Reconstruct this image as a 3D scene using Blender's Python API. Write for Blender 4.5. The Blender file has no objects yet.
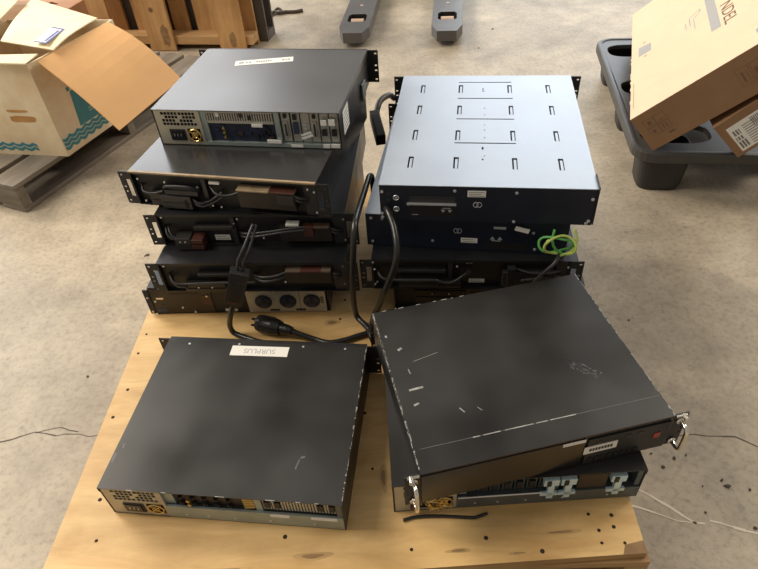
import bpy, bmesh, math, random
from mathutils import Vector, Matrix
random.seed(7)
S = bpy.context.scene
COL = S.collection
PI = math.pi
ZD = 0.16          # height of the plywood deck above the floor
U = 0.0889         # one device height

# ------------------------------------------------------------------ camera
cam_d = bpy.data.cameras.new('camera')
cam = bpy.data.objects.new('camera', cam_d)
COL.objects.link(cam)
S.camera = cam
F_PX = 602.07
cam_d.sensor_fit = 'HORIZONTAL'
cam_d.sensor_width = 36.0
cam_d.lens = F_PX / 758.0 * 36.0
cam_d.clip_start = 0.02
PITCH, ROLL = 0.734141, 0.0782951
fwd = Vector((0, math.cos(PITCH), -math.sin(PITCH)))
up0 = Vector((0, math.sin(PITCH), math.cos(PITCH)))
rt0 = Vector((1, 0, 0))
rt = rt0 * math.cos(ROLL) - up0 * math.sin(ROLL)
up = rt0 * math.sin(ROLL) + up0 * math.cos(ROLL)
M = Matrix((rt, up, -fwd)).transposed().to_4x4()
M.translation = Vector((0, 0, 1.03169 + ZD))
cam.matrix_world = M

# ------------------------------------------------------------------ world and lights
W = bpy.data.worlds.new('hall_light')
S.world = W
W.use_nodes = True
wn, wl = W.node_tree.nodes, W.node_tree.links
wn.clear()
wo = wn.new('ShaderNodeOutputWorld')
wb = wn.new('ShaderNodeBackground')
wtc = wn.new('ShaderNodeTexCoord')
wsep = wn.new('ShaderNodeSeparateXYZ')
wr = wn.new('ShaderNodeValToRGB')
wl.new(wtc.outputs['Generated'], wsep.inputs[0])
wl.new(wsep.outputs['Z'], wr.inputs[0])
wr.color_ramp.elements[0].position = 0.0
wr.color_ramp.elements[0].color = (0.60, 0.54, 0.46, 1)
wr.color_ramp.elements[1].position = 0.9
wr.color_ramp.elements[1].color = (0.64, 0.59, 0.52, 1)
wl.new(wr.outputs[0], wb.inputs['Color'])
wb.inputs['Strength'].default_value = 0.50
wl.new(wb.outputs[0], wo.inputs['Surface'])


def area(name, loc, target, sx, sy, power, color):
    d = bpy.data.lights.new(name, 'AREA')
    d.shape = 'RECTANGLE'
    d.size, d.size_y, d.energy, d.color = sx, sy, power, color
    o = bpy.data.objects.new(name, d)
    COL.objects.link(o)
    o.location = loc
    o.rotation_euler = (Vector(target) - Vector(loc)).to_track_quat('-Z', 'Y').to_euler()
    return o


area('loading_bay_daylight', (-4.4, 8.6, 2.9), (-0.6, 1.5, 1.0), 6.0, 4.6, 430, (0.95, 0.97, 1.0))
area('added_cool_daylight', (3.6, 9.0, 3.0), (0.4, 1.5, 1.0), 5.2, 4.6, 270, (0.86, 0.93, 1.0))  # second daylight source, added so the zinc lid reflects a cool brightness
area('ceiling_lamp', (-5.0, 4.4, 4.7), (0.0, 2.2, 0), 2.0, 2.6, 330, (1.0, 0.89, 0.73))
area('right_ceiling_lamp', (4.7, 3.4, 4.4), (0.4, 1.8, 0), 1.4, 2.4, 150, (1.0, 0.89, 0.74))
area('side_ceiling_lamp', (-3.6, 1.2, 4.2), (-0.6, 1.2, 0), 1.4, 2.4, 150, (1.0, 0.91, 0.78))
S.view_settings.view_transform = 'Standard'
S.view_settings.look = 'None'
S.view_settings.gamma = 1.0
S.view_settings.use_curve_mapping = False
S.view_settings.exposure = 0.0


# ------------------------------------------------------------------ materials
def mat(name, col, rough=0.5, metal=0.0, var=0.0, scale=8.0, bump=0.0, col2=None, rvar=0.0, stretch=None, spec=0.5, detail=6.0):
    m = bpy.data.materials.new(name)
    m.use_nodes = True
    n, l = m.node_tree.nodes, m.node_tree.links
    b = n['Principled BSDF']
    b.inputs['Roughness'].default_value = rough
    b.inputs['Metallic'].default_value = metal
    b.inputs['Specular IOR Level'].default_value = spec
    c = (*col, 1)
    b.inputs['Base Color'].default_value = c
    if var or col2 or bump or rvar:
        tc = n.new('ShaderNodeTexCoord')
        mp = n.new('ShaderNodeMapping')
        l.new(tc.outputs['Object'], mp.inputs['Vector'])
        if stretch:
            mp.inputs['Scale'].default_value = stretch
        no = n.new('ShaderNodeTexNoise')
        no.inputs['Scale'].default_value = scale
        no.inputs['Detail'].default_value = detail
        no.inputs['Roughness'].default_value = 0.6
        l.new(mp.outputs[0], no.inputs['Vector'])
        if var or col2:
            r = n.new('ShaderNodeValToRGB')
            r.color_ramp.elements[0].position = 0.32
            r.color_ramp.elements[1].position = 0.68
            d = col2 if col2 else tuple(x * (1 - var) for x in col)
            r.color_ramp.elements[0].color = (*d, 1)
            r.color_ramp.elements[1].color = c
            l.new(no.outputs['Fac'], r.inputs[0])
            l.new(r.outputs[0], b.inputs['Base Color'])
        if rvar:
            mr = n.new('ShaderNodeMapRange')
            mr.inputs['To Min'].default_value = rough - rvar
            mr.inputs['To Max'].default_value = rough + rvar
            mr.inputs['From Min'].default_value = 0.3
            mr.inputs['From Max'].default_value = 0.7
            l.new(no.outputs['Fac'], mr.inputs['Value'])
            l.new(mr.outputs[0], b.inputs['Roughness'])
        if bump:
            bp = n.new('ShaderNodeBump')
            bp.inputs['Strength'].default_value = bump
            bp.inputs['Distance'].default_value = 0.002
            l.new(no.outputs['Fac'], bp.inputs['Height'])
            l.new(bp.outputs[0], b.inputs['Normal'])
    return m


def concrete():
    m = bpy.data.materials.new('concrete')
    m.use_nodes = True
    n, l = m.node_tree.nodes, m.node_tree.links
    b = n['Principled BSDF']
    tc = n.new('ShaderNodeTexCoord')

    def noise(scale, detail, rough=0.6):
        t = n.new('ShaderNodeTexNoise')
        t.inputs['Scale'].default_value = scale
        t.inputs['Detail'].default_value = detail
        t.inputs['Roughness'].default_value = rough
        l.new(tc.outputs['Object'], t.inputs['Vector'])
        return t

    def ramp(src, p0, c0, p1, c1):
        r = n.new('ShaderNodeValToRGB')
        r.color_ramp.elements[0].position, r.color_ramp.elements[1].position = p0, p1
        r.color_ramp.elements[0].color, r.color_ramp.elements[1].color = (*c0, 1), (*c1, 1)
        l.new(src, r.inputs[0])
        return r

    def mix(a, bb, fac, mode):
        x = n.new('ShaderNodeMix')
        x.data_type = 'RGBA'
        x.blend_type = mode
        x.inputs[0].default_value = fac
        l.new(a, x.inputs[6])
        l.new(bb, x.inputs[7])
        return x.outputs[2]
    big = ramp(noise(1.6, 7, 0.62).outputs['Fac'], 0.36, (0.33, 0.278, 0.21), 0.66, (0.56, 0.485, 0.375))
    mid = ramp(noise(9, 8, 0.7).outputs['Fac'], 0.34, (0.80, 0.79, 0.78), 0.62, (1.08, 1.07, 1.05))
    fine = ramp(noise(70, 6, 0.7).outputs['Fac'], 0.32, (0.62, 0.61, 0.60), 0.52, (1.0, 1.0, 1.0))
    spot = ramp(noise(26, 3, 0.5).outputs['Fac'], 0.69, (1, 1, 1), 0.73, (0.68, 0.66, 0.63))
    c = mix(big.outputs[0], mid.outputs[0], 1.0, 'MULTIPLY')
    c = mix(c, fine.outputs[0], 0.8, 'MULTIPLY')
    c = mix(c, spot.outputs[0], 0.7, 'MULTIPLY')
    l.new(c, b.inputs['Base Color'])
    b.inputs['Roughness'].default_value = 0.52
    bp = n.new('ShaderNodeBump')
    bp.inputs['Strength'].default_value = 0.12
    bp.inputs['Distance'].default_value = 0.003
    l.new(noise(40, 6).outputs['Fac'], bp.inputs['Height'])
    l.new(bp.outputs[0], b.inputs['Normal'])
    return m


def wood(name, ca, cb, scale=(1.2, 14, 14), knots=0.0, rough=0.6):
    m = bpy.data.materials.new(name)
    m.use_nodes = True
    n, l = m.node_tree.nodes, m.node_tree.links
    b = n['Principled BSDF']
    tc = n.new('ShaderNodeTexCoord')
    mp = n.new('ShaderNodeMapping')
    mp.inputs['Scale'].default_value = scale
    l.new(tc.outputs['Object'], mp.inputs['Vector'])
    t = n.new('ShaderNodeTexNoise')
    t.inputs['Scale'].default_value = 3.0
    t.inputs['Detail'].default_value = 8
    t.inputs['Roughness'].default_value = 0.62
    t.inputs['Distortion'].default_value = 0.6
    l.new(mp.outputs[0], t.inputs['Vector'])
    r = n.new('ShaderNodeValToRGB')
    r.color_ramp.elements[0].position, r.color_ramp.elements[1].position = 0.30, 0.66
    r.color_ramp.elements[0].color, r.color_ramp.elements[1].color = (*cb, 1), (*ca, 1)
    l.new(t.outputs['Fac'], r.inputs[0])
    t2 = n.new('ShaderNodeTexNoise')
    t2.inputs['Scale'].default_value = 5.0
    t2.inputs['Detail'].default_value = 5
    l.new(tc.outputs['Object'], t2.inputs['Vector'])
    r2 = n.new('ShaderNodeValToRGB')
    r2.color_ramp.elements[0].position, r2.color_ramp.elements[1].position = 0.33, 0.55
    r2.color_ramp.elements[0].color, r2.color_ramp.elements[1].color = (0.80, 0.76, 0.70, 1), (1, 1, 1, 1)
    l.new(t2.outputs['Fac'], r2.inputs[0])
    x = n.new('ShaderNodeMix')
    x.data_type = 'RGBA'
    x.blend_type = 'MULTIPLY'
    x.inputs[0].default_value = 1.0
    l.new(r.outputs[0], x.inputs[6])
    l.new(r2.outputs[0], x.inputs[7])
    l.new(x.outputs[2], b.inputs['Base Color'])
    b.inputs['Roughness'].default_value = rough
    bp = n.new('ShaderNodeBump')
    bp.inputs['Strength'].default_value = 0.2
    bp.inputs['Distance'].default_value = 0.002
    l.new(t.outputs['Fac'], bp.inputs['Height'])
    l.new(bp.outputs[0], b.inputs['Normal'])
    return m


MT = {
    'concrete': concrete(),
    'crack': mat('crack', (0.10, 0.085, 0.07), 0.9),
    'scrape': mat('floor_scrape', (0.85, 0.76, 0.63), 0.8),
    'debris': mat('debris', (0.09, 0.07, 0.055), 0.9),
    'ply': wood('plywood', (0.82, 0.56, 0.25), (0.60, 0.36, 0.13), (1.6, 8, 8), rough=0.5),
    'ply_edge': wood('plywood_edge', (0.50, 0.31, 0.13), (0.33, 0.19, 0.08), (2, 2, 60)),
    'nail': mat('nail_hole', (0.035, 0.02, 0.012), 0.9),
    'stain': mat('wood_stain', (0.36, 0.21, 0.09), 0.6, var=0.3, scale=30),
    'plystain': mat('plywood_stain', (0.66, 0.42, 0.17), 0.55, var=0.25, scale=14),
    'pine': wood('pine_board', (0.60, 0.36, 0.155), (0.42, 0.225, 0.085), (9, 9, 1.0)),
    'pine_h': wood('pine_rail', (0.60, 0.38, 0.18), (0.42, 0.24, 0.10), (1.2, 9, 9)),
    'greywood': wood('weathered_board', (0.25, 0.215, 0.175), (0.13, 0.11, 0.09), (9, 1.0, 9)),
    'greywood_x': wood('weathered_stringer', (0.24, 0.205, 0.165), (0.12, 0.10, 0.08), (1.0, 9, 9)),
    'black': mat('black_paint', (0.014, 0.0145, 0.017), 0.38, rvar=0.07, scale=14, var=0.25, bump=0.03),
    'black_worn': mat('worn_black_lid', (0.034, 0.033, 0.0325), 0.30, rvar=0.05, scale=5, col2=(0.011, 0.0105, 0.010), detail=2.0),
    'lid_grey': mat('dark_satin_lid', (0.135, 0.135, 0.136), 0.33, metal=0.45, rvar=0.04, scale=3, var=0.25, detail=2.0),
    'lid_black': mat('smooth_black_lid', (0.060, 0.060, 0.061), 0.22, metal=0.25, rvar=0.03, scale=6, var=0.2, spec=0.8, detail=2.0),
    'navy': mat('blue_black_paint', (0.010, 0.014, 0.028), 0.42, rvar=0.05, scale=12, var=0.2),
    'zinc': mat('zinc_plate', (0.53, 0.58, 0.65), 0.46, metal=0.75, var=0.10, scale=9, rvar=0.05),
    'slot': mat('slot_dark', (0.010, 0.013, 0.02), 0.7),
    'dark': mat('dark_plastic', (0.012, 0.012, 0.013), 0.5),
    'gloss': mat('gloss_black_plastic', (0.010, 0.010, 0.011), 0.22),
    'charcoal': mat('charcoal_plastic', (0.030, 0.029, 0.029), 0.42, var=0.2, scale=30),
    'cavity': mat('cavity_dark', (0.006, 0.006, 0.007), 0.8),
    'cream': mat('bare_tin_plate', (0.50, 0.47, 0.38), 0.40, metal=0.35, var=0.12, scale=25),
    'teal': mat('galvanised_plate', (0.40, 0.47, 0.46), 0.36, metal=0.5, var=0.22, scale=18),
    'tealdark': mat('dull_galvanised_plate', (0.16, 0.19, 0.20), 0.42, metal=0.6, var=0.25, scale=18),
    'bluebright': mat('bright_blue_bracket', (0.66, 0.86, 0.94), 0.3, metal=0.3),
    'steel': mat('steel', (0.62, 0.62, 0.62), 0.3, metal=0.95),
    'chrome': mat('chrome', (0.82, 0.79, 0.74), 0.16, metal=1.0),
    'screw': mat('screw_zinc', (0.72, 0.74, 0.78), 0.35, metal=0.7),
    'gold': mat('brass_wire', (0.72, 0.50, 0.16), 0.32, metal=0.9),
    'pcb': mat('blue_card', (0.02, 0.03, 0.08), 0.45, var=0.6, scale=60),
    'brownboard': mat('brown_card', (0.06, 0.04, 0.03), 0.5, var=0.6, scale=60),
    'brownmetal': mat('brown_panel', (0.030, 0.020, 0.013), 0.42, var=0.3, scale=22),
    'bronze': mat('bronze_pack', (0.026, 0.021, 0.017), 0.38, var=0.25, scale=25),
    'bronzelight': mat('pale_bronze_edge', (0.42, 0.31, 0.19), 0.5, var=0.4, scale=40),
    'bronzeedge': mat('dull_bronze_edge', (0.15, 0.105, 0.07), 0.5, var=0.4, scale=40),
    'redbrown': mat('red_connector', (0.085, 0.027, 0.018), 0.45, var=0.2, scale=40),
    'connector': mat('grey_brown_connector', (0.030, 0.026, 0.022), 0.45),
    'label': mat('white_label', (0.80, 0.79, 0.75), 0.55),
    'ink': mat('label_ink', (0.24, 0.24, 0.24), 0.7),
    'blackink': mat('black_ink', (0.02, 0.02, 0.02), 0.7),
    'greyprint': mat('grey_print', (0.40, 0.42, 0.44), 0.5),
    'rubber': mat('black_cord', (0.016, 0.016, 0.016), 0.33),
    'greycord': mat('dark_grey_wire', (0.030, 0.030, 0.032), 0.4),
    'blueport': mat('blue_socket', (0.02, 0.035, 0.075), 0.35),
    'silverpanel': mat('silver_panel', (0.46, 0.45, 0.40), 0.42, metal=0.4, var=0.1, scale=20),
    'green': mat('green_wire', (0.11, 0.42, 0.10), 0.4),
    'yellowgreen': mat('yellow_green_wire', (0.48, 0.60, 0.14), 0.4),
    'wear': mat('bare_worn_edge', (0.42, 0.41, 0.39), 0.5, var=0.5, scale=60),
    'scuff': mat('pale_scuff', (0.13, 0.135, 0.145), 0.5, var=0.5, scale=50),
    'cartblack': mat('black_cart_plastic', (0.060, 0.058, 0.057), 0.40, var=0.3, scale=10, bump=0.08),
    'cartskirt': mat('black_cart_skirt', (0.030, 0.028, 0.027), 0.5, var=0.3, scale=14, bump=0.08),
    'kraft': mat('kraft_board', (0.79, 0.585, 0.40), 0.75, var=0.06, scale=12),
    'kraftshade': mat('kraft_board_shaded', (0.29, 0.165, 0.085), 0.8, var=0.12, scale=14),  # shade of the carton's sides put into the colour; reused on other cartons
    'kraftink': mat('kraft_print', (0.16, 0.10, 0.06), 0.8),
    'kraftline': mat('kraft_pale_mark', (0.45, 0.34, 0.22), 0.8),
    'stripe': mat('grey_stripe_print', (0.36, 0.35, 0.34), 0.7),
    'flap': mat('orange_kraft', (0.84, 0.49, 0.215), 0.75, var=0.10, scale=6, bump=0.05),
    'whitecard': mat('aged_white_card', (0.84, 0.75, 0.56), 0.7, col2=(0.64, 0.49, 0.30), scale=5, bump=0.06),
    'paledcard': mat('pale_flap_card', (0.86, 0.77, 0.55), 0.7, col2=(0.76, 0.64, 0.42), scale=7, bump=0.05),
    'cardstain': mat('brown_water_stain', (0.52, 0.27, 0.09), 0.8, var=0.25, scale=18),
    'tealprint': mat('teal_print', (0.055, 0.24, 0.28), 0.7, var=0.2, scale=12),
    'tealpale': mat('pale_teal_print', (0.36, 0.52, 0.50), 0.7),
    'blueprint': mat('blue_print', (0.10, 0.12, 0.35), 0.7),
    'brownbox': mat('brown_carton', (0.40, 0.19, 0.085), 0.75, var=0.15, scale=8),
    'forkgrey': mat('grey_fork_paint', (0.115, 0.11, 0.108), 0.42, var=0.25, scale=10, metal=0.2),
    'roller': mat('worn_roller', (0.55, 0.38, 0.27), 0.5),
    'greyblock': mat('grey_brown_block', (0.12, 0.10, 0.088), 0.7, var=0.3, scale=14),
    'darkstain': mat('dark_wood_stain', (0.36, 0.215, 0.095), 0.7, var=0.5, scale=30),
    'red': mat('red_lens', (0.35, 0.03, 0.02), 0.4),
}


# ------------------------------------------------------------------ mesh builder
class MB:
    def __init__(self):
        self.v, self.f, self.m = [], [], []
        self.names = []

    def mi(self, name):
        if name not in self.names:
            self.names.append(name)
        return self.names.index(name)

    def add(self, verts, faces, m):
        k = len(self.v)
        i = self.mi(m)
        self.v += [tuple(p) for p in verts]
        for f in faces:
            self.f.append(tuple(k + a for a in f))
            self.m.append(i)
        return self

    def box(self, x0, x1, y0, y1, z0, z1, m, T=None):
        v = [(x, y, z) for x in (x0, x1) for y in (y0, y1) for z in (z0, z1)]
        if T:
            v = [T @ Vector(p) for p in v]
        return self.add(v, [(0, 1, 3, 2), (4, 6, 7, 5), (0, 4, 5, 1), (2, 3, 7, 6), (0, 2, 6, 4), (1, 5, 7, 3)], m)

    def hexa(self, lo, hi, m):
        """two quads of four points joined into a solid"""
        return self.add(list(lo) + list(hi), [(3, 2, 1, 0), (4, 5, 6, 7), (0, 1, 5, 4), (1, 2, 6, 5), (2, 3, 7, 6), (3, 0, 4, 7)], m)

    def prism(self, poly, z0, z1, m, T=None, m_side=None):
        n = len(poly)
        v = [Vector((x, y, z0)) for x, y in poly] + [Vector((x, y, z1)) for x, y in poly]
        if T:
            v = [T @ p for p in v]
        self.add(v, [tuple(range(n))[::-1], tuple(range(n, 2 * n))], m)
        return self.add(v, [(i, (i + 1) % n, n + (i + 1) % n, n + i) for i in range(n)], m_side or m)

    def cyl(self, a, b, r, m, n=14, r2=None, cap=True):
        a, b = Vector(a), Vector(b)
        d = (b - a).normalized()
        s = d.orthogonal().normalized()
        t = d.cross(s)
        r2 = r if r2 is None else r2
        v = []
        for p, q in ((a, r), (b, r2)):
            for i in range(n):
                w = 2 * PI * i / n
                v.append(p + (s * math.cos(w) + t * math.sin(w)) * q)
        f = [(i, (i + 1) % n, n + (i + 1) % n, n + i) for i in range(n)]
        if cap:
            f += [tuple(range(n))[::-1], tuple(range(n, 2 * n))]
        return self.add(v, f, m)

    def tube(self, pts, r, m, n=9, smooth=8):
        pts = [Vector(p) for p in pts]
        if smooth and len(pts) > 2:
            out = []
            P = [pts[0] * 2 - pts[1]] + pts + [pts[-1] * 2 - pts[-2]]
            for i in range(1, len(P) - 2):
                for k in range(smooth):
                    t = k / smooth
                    a, b, c, d = P[i - 1], P[i], P[i + 1], P[i + 2]
                    out.append(0.5 * ((2 * b) + (c - a) * t + (2 * a - 5 * b + 4 * c - d) * t * t + (3 * b - a - 3 * c + d) * t ** 3))
            out.append(pts[-1])
            pts = out
        v, f = [], []
        d0 = (pts[1] - pts[0]).normalized()
        s = d0.orthogonal().normalized()
        for i, p in enumerate(pts):
            d = (pts[min(i + 1, len(pts) - 1)] - pts[max(i - 1, 0)])
            d = d.normalized() if d.length > 1e-9 else d0
            s = (s - d * s.dot(d)).normalized()
            t = d.cross(s)
            for k in range(n):
                w = 2 * PI * k / n
                v.append(p + (s * math.cos(w) + t * math.sin(w)) * r)
        for i in range(len(pts) - 1):
            for k in range(n):
                f.append((i * n + k, i * n + (k + 1) % n, (i + 1) * n + (k + 1) % n, (i + 1) * n + k))
        f += [tuple(range(n))[::-1], tuple(range((len(pts) - 1) * n, len(pts) * n))]
        return self.add(v, f, m)

    def perf(self, x0, x1, z0, z1, y0, y1, holes, m, flat=False):
        """plate in the x-z plane (or x-y when flat: then z args are y, y args are z) with rectangular holes"""
        xs = sorted({x0, x1, *[min(max(a, x0), x1) for h in holes for a in h[:2]]})
        zs = sorted({z0, z1, *[min(max(a, z0), z1) for h in holes for a in h[2:]]})
        nx, nz = len(xs) - 1, len(zs) - 1
        solid = {}
        for i in range(nx):
            for j in range(nz):
                cx, cz = (xs[i] + xs[i + 1]) / 2, (zs[j] + zs[j + 1]) / 2
                solid[i, j] = not any(h[0] < cx < h[1] and h[2] < cz < h[3] for h in holes)
        P = (lambda x, y, z: (x, z, y)) if flat else (lambda x, y, z: (x, y, z))
        for (i, j), s in solid.items():
            if not s:
                continue
            a, b, c, d = xs[i], xs[i + 1], zs[j], zs[j + 1]
            self.add([P(a, y0, c), P(b, y0, c), P(b, y0, d), P(a, y0, d)], [(0, 1, 2, 3)], m)
            self.add([P(a, y1, c), P(b, y1, c), P(b, y1, d), P(a, y1, d)], [(3, 2, 1, 0)], m)
            for (di, dj, q) in ((-1, 0, ((a, c), (a, d))), (1, 0, ((b, d), (b, c))), (0, -1, ((b, c), (a, c))), (0, 1, ((a, d), (b, d)))):
                if not solid.get((i + di, j + dj), False):
                    (xa, za), (xb, zb) = q
                    self.add([P(xa, y0, za), P(xb, y0, zb), P(xb, y1, zb), P(xa, y1, za)], [(0, 1, 2, 3)], m)
        return self

    def build(self, name, parent=None, bevel=0.0, smooth=False, loc=None, rotz=None, label=None):
        me = bpy.data.meshes.new(name)
        me.from_pydata(self.v, [], self.f)
        for k in self.names:
            me.materials.append(MT[k])
        me.polygons.foreach_set('material_index', self.m)
        bm = bmesh.new()
        bm.from_mesh(me)
        bmesh.ops.recalc_face_normals(bm, faces=bm.faces)
        bm.to_mesh(me)
        bm.free()
        if smooth:
            me.polygons.foreach_set('use_smooth', [True] * len(me.polygons))
        me.update()
        o = bpy.data.objects.new(name, me)
        COL.objects.link(o)
        if parent:
            o.parent = parent
        if loc:
            o.location = loc
        if rotz is not None:
            o.rotation_euler = (0, 0, rotz)
        if label:
            o['label'] = label
        if bevel:
            b = o.modifiers.new('bevel', 'BEVEL')
            b.width = bevel
            b.segments = 2
            b.limit_method = 'ANGLE'
            b.angle_limit = math.radians(40)
        return o


def thing(name, label, cat, loc, rotz=0.0, group=None):
    o = bpy.data.objects.new(name, None)
    COL.objects.link(o)
    o.empty_display_size = 0.05
    o.location = loc
    o.rotation_euler = (0, 0, rotz)
    o['label'], o['category'] = label, cat
    if group:
        o['group'] = group
    return o


def tag(o, label, cat, group=None):
    o['label'], o['category'] = label, cat
    if group:
        o['group'] = group
    return o


def struct(o):
    o['kind'] = 'structure'
    return o


def text_mesh(txt, name, size, m, parent, mtx, sx=1.0, bold=0.0):
    """lettering turned into a thin mesh; mtx places it in the parent's space"""
    cu = bpy.data.curves.new(name + '_curve', 'FONT')
    cu.body = txt
    cu.size = size
    cu.align_x, cu.align_y = 'CENTER', 'CENTER'
    cu.extrude = 0.0002
    cu.offset = bold
    tmp = bpy.data.objects.new(name + '_tmp', cu)
    COL.objects.link(tmp)
    dg = bpy.context.evaluated_depsgraph_get()
    dg.update()
    me = bpy.data.meshes.new_from_object(tmp.evaluated_get(dg))
    bpy.data.objects.remove(tmp)
    for v in me.vertices:
        v.co.x *= sx
    me.transform(mtx)
    me.materials.clear()
    me.materials.append(MT[m])
    o = bpy.data.objects.new(name, me)
    COL.objects.link(o)
    o.parent = parent
    return o


# ------------------------------------------------------------------ floor
fl = MB()
fl.box(-7, 6, -2.5, 10.5, -0.1, 0.0, 'concrete')


def floor_line(pts, w, m, jig=0.004):
    p = []
    for i in range(len(pts) - 1):
        a, b = Vector((*pts[i], 0)), Vector((*pts[i + 1], 0))
        n = max(2, int((b - a).length / 0.02))
        for k in range(n):
            p.append(a.lerp(b, k / n) + Vector((random.uniform(-jig, jig), random.uniform(-jig, jig), 0)))
    p.append(Vector((*pts[-1], 0)))
    for i in range(len(p) - 1):
        d = (p[i + 1] - p[i]).normalized()
        s = Vector((-d.y, d.x, 0)) * w * random.uniform(0.4, 1.0) / 2
        z = Vector((0, 0, 0.0006))
        fl.add([p[i] - s + z, p[i + 1] - s + z, p[i + 1] + s + z, p[i] + s + z], [(0, 1, 2, 3)], m)


floor_line([(-1.25, 0.80), (-1.05, 0.84), (-0.934, 0.866), (-0.858, 0.887), (-0.80, 0.872), (-0.767, 0.872), (-0.72, 0.862), (-0.66, 0.876), (-0.61, 0.90)], 0.0035, 'crack')
floor_line([(-0.858, 0.887), (-0.80, 0.892), (-0.75, 0.878)], 0.0025, 'crack')
floor_line([(0.62, 0.757), (00.612, 0.747), (0.719, 0.729), (0.76, 0.722), (0.799, 0.698), (1.1, 0.64)], 0.003, 'crack')
floor_line([(0.468, 0.66), (0.51, 0.618), (0.555, 0.575), (0.593, 0.538)], 0.0065, 'scrape', 0.001)
floor_line([(0.45, 0.60), (0.521, 0.567), (0.56, 0.546), (0.609, 0.537)], 0.005, 'scrape', 0.001)
floor_line([(0.62, 0.543), (0.70, 0.509), (0.85, 0.46)], 0.0065, 'scrape', 0.001)
struct(fl.build('floor'))

# loose flecks of debris on the concrete
db = MB()
for (x, y, r) in [(0.609, 0.685, .006), (0.577, 0.666, .005), (0.637, 0.69, .003), (0.685, 0.626, .004), (0.69, 00.612, .006), (0.73, 0.60, .004),
                  (0.565, 0.70, .003), (0.62, 0.56, .003), (0.64, 0.615, .003), (0.76, 0.545, .003), (0.70, 0.52, .005), (0.53, 1.25, .006),
                  (-0.74, 1.55, .010), (0.60, 3.05, .009), (0.72, 3.3, .009), (-0.78, 1.05, .004), (0.86, 0.72, .004), (0.56, 0.95, .003), (0.66, 1.1, .003)]:
    a = random.uniform(0, PI)
    r *= .75
    poly = [(x + r * random.uniform(.5, 1.3) * math.cos(a + k * PI / 3) * (1.5 if k % 3 == 0 else .8), y + r * random.uniform(.5, 1.3) * math.sin(a + k * PI / 3)) for k in range(6)]
    db.prism(poly, 0.0, 0.0025, 'debris')
o = tag(db.build('debris'), 'dark crumbs of debris scattered on the concrete floor', 'debris')
o['kind'] = 'stuff'

# ------------------------------------------------------------------ pallet with the plywood deck
pal = thing('shipping_pallet', 'golden plywood topped pallet carrying the stacks of black rack equipment', 'pallet', (-0.06, 1.04, 0), -0.05)
pk = MB()
hw, hl = 0.51, 0.61
rz = Matrix.Rotation(0.05, 4, 'Z')
deck = [(rz @ Vector((x + 0.06, y - 1.04, 0))).xy for x, y in ((-.623, .432), (.412, .424), (.486, 1.643), (-.553, 1.643))]
pk.prism([tuple(p) for p in deck], ZD - 0.018, ZD, 'ply', m_side='ply_edge')
cn = [(rz @ Vector((x + 0.06, y - 1.04, 0))) for x, y in ((.372, .4238), (.4125, .4236), (.4135, .445), (.380, .440))]
pk.add([(p.x, p.y, ZD + .0003) for p in cn], [(0, 1, 2, 3)], 'stain')
for (x, y, rx, ry, a_) in ((-.15, .462, .035, .007, .1), (.10, .452, .022, .004, 0), (.28, .470, .040, .004, .1), (-.12, 1.02, .020, .010, .3), (-.3, .45, .045, .004, 0), (-.02, .60, .007, .03, 0), (.20, .44, .02, .003, 0)):
    for q in range(2):
        pts_ = []
        for k in range(20):
            w_ = k * PI / 10
            rr = (1 - .45 * q) * (1 + .12 * math.sin(3 * w_ + x * 40))
            pts_.append(rz @ Vector((x + .06 + rx * rr * math.cos(w_), y - 1.04 + ry * rr * math.sin(w_), 0)))
        pk.add([(p.x, p.y, ZD + .0003 + .0003 * q) for p in pts_], [tuple(range(20))], 'plystain' if q == 0 else 'stain')
nails = [(0.336, 0.498), (0.375, 0.493), (0.345, 0.468), (0.372, 0.472), (0.343, 0.446), (0.381, 0.443), (-0.575, 0.969), (-0.572, 0.862), (-0.585, 0.79),
         (-0.557, 0.6), (-0.54, 0.52), (-0.088, 1.096), (-0.064, 1.057), (-0.10, 1.03), (-0.57, 1.03), (0.15, 0.47), (0.02, 0.46), (0.24, 0.44), (-0.2, 0.5), (-0.04, 0.62), (-0.05, 0.75)]
for (x, y) in nails:
    p = rz @ Vector((x + 0.06, y - 1.04, 0))
    pk.cyl((p.x, p.y, ZD - .002), (p.x, p.y, ZD + .0004), random.uniform(.0028, .0042), 'nail', 8)
pk.build('plywood_deck', pal)
for x in (-0.49, 0.0, 0.49):
    MB().box(x - .02, x + .02, -hl + .01, hl - .01, 0.018, ZD - 0.036, 'ply_edge').build('stringer', pal, .002)
for y in (-0.55, -0.27, 0.0, 0.27, 0.55):
    MB().box(-hw, hw, y - .05, y + .05, ZD - 0.036, ZD - 0.018, 'ply_edge').build('top_board', pal, .002)
for y in (-0.55, 0.0, 0.55):
    MB().box(-hw, hw, y - .05, y + .05, 0, 0.018, 'ply_edge').build('bottom_board', pal, .002)

CW, CH, EW = 0.435, 0.0882, 0.027     # chassis width and height, ear width


def ear(parent, side, y, y1, m, slot=True, handle_w=0.0115):
    """rack ear with four screw holes and a hand slot (open through)"""
    hol = []
    sg = -1 if side < 0 else 1
    xo = 0.0 if side < 0 else CW

    def X(a, b):
        return (xo + sg * a, xo + sg * b) if sg > 0 else (xo + sg * b, xo + sg * a)
    for z in (0.010, 0.034, 0.047, 0.078):
        hol.append((*X(0.0175, 0.0235), z - .0022, z + .0022))
    if slot:
        hol.append((*X(0.0015, 0.0015 + handle_w), 0.022, 0.067))
    b = MB()
    x0, x1 = X(0.0, 0.027)
    b.perf(x0, x1, 0.002, 0.0865, y, y1, hol, m)
    return b.build('rack_ear', parent)


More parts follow.
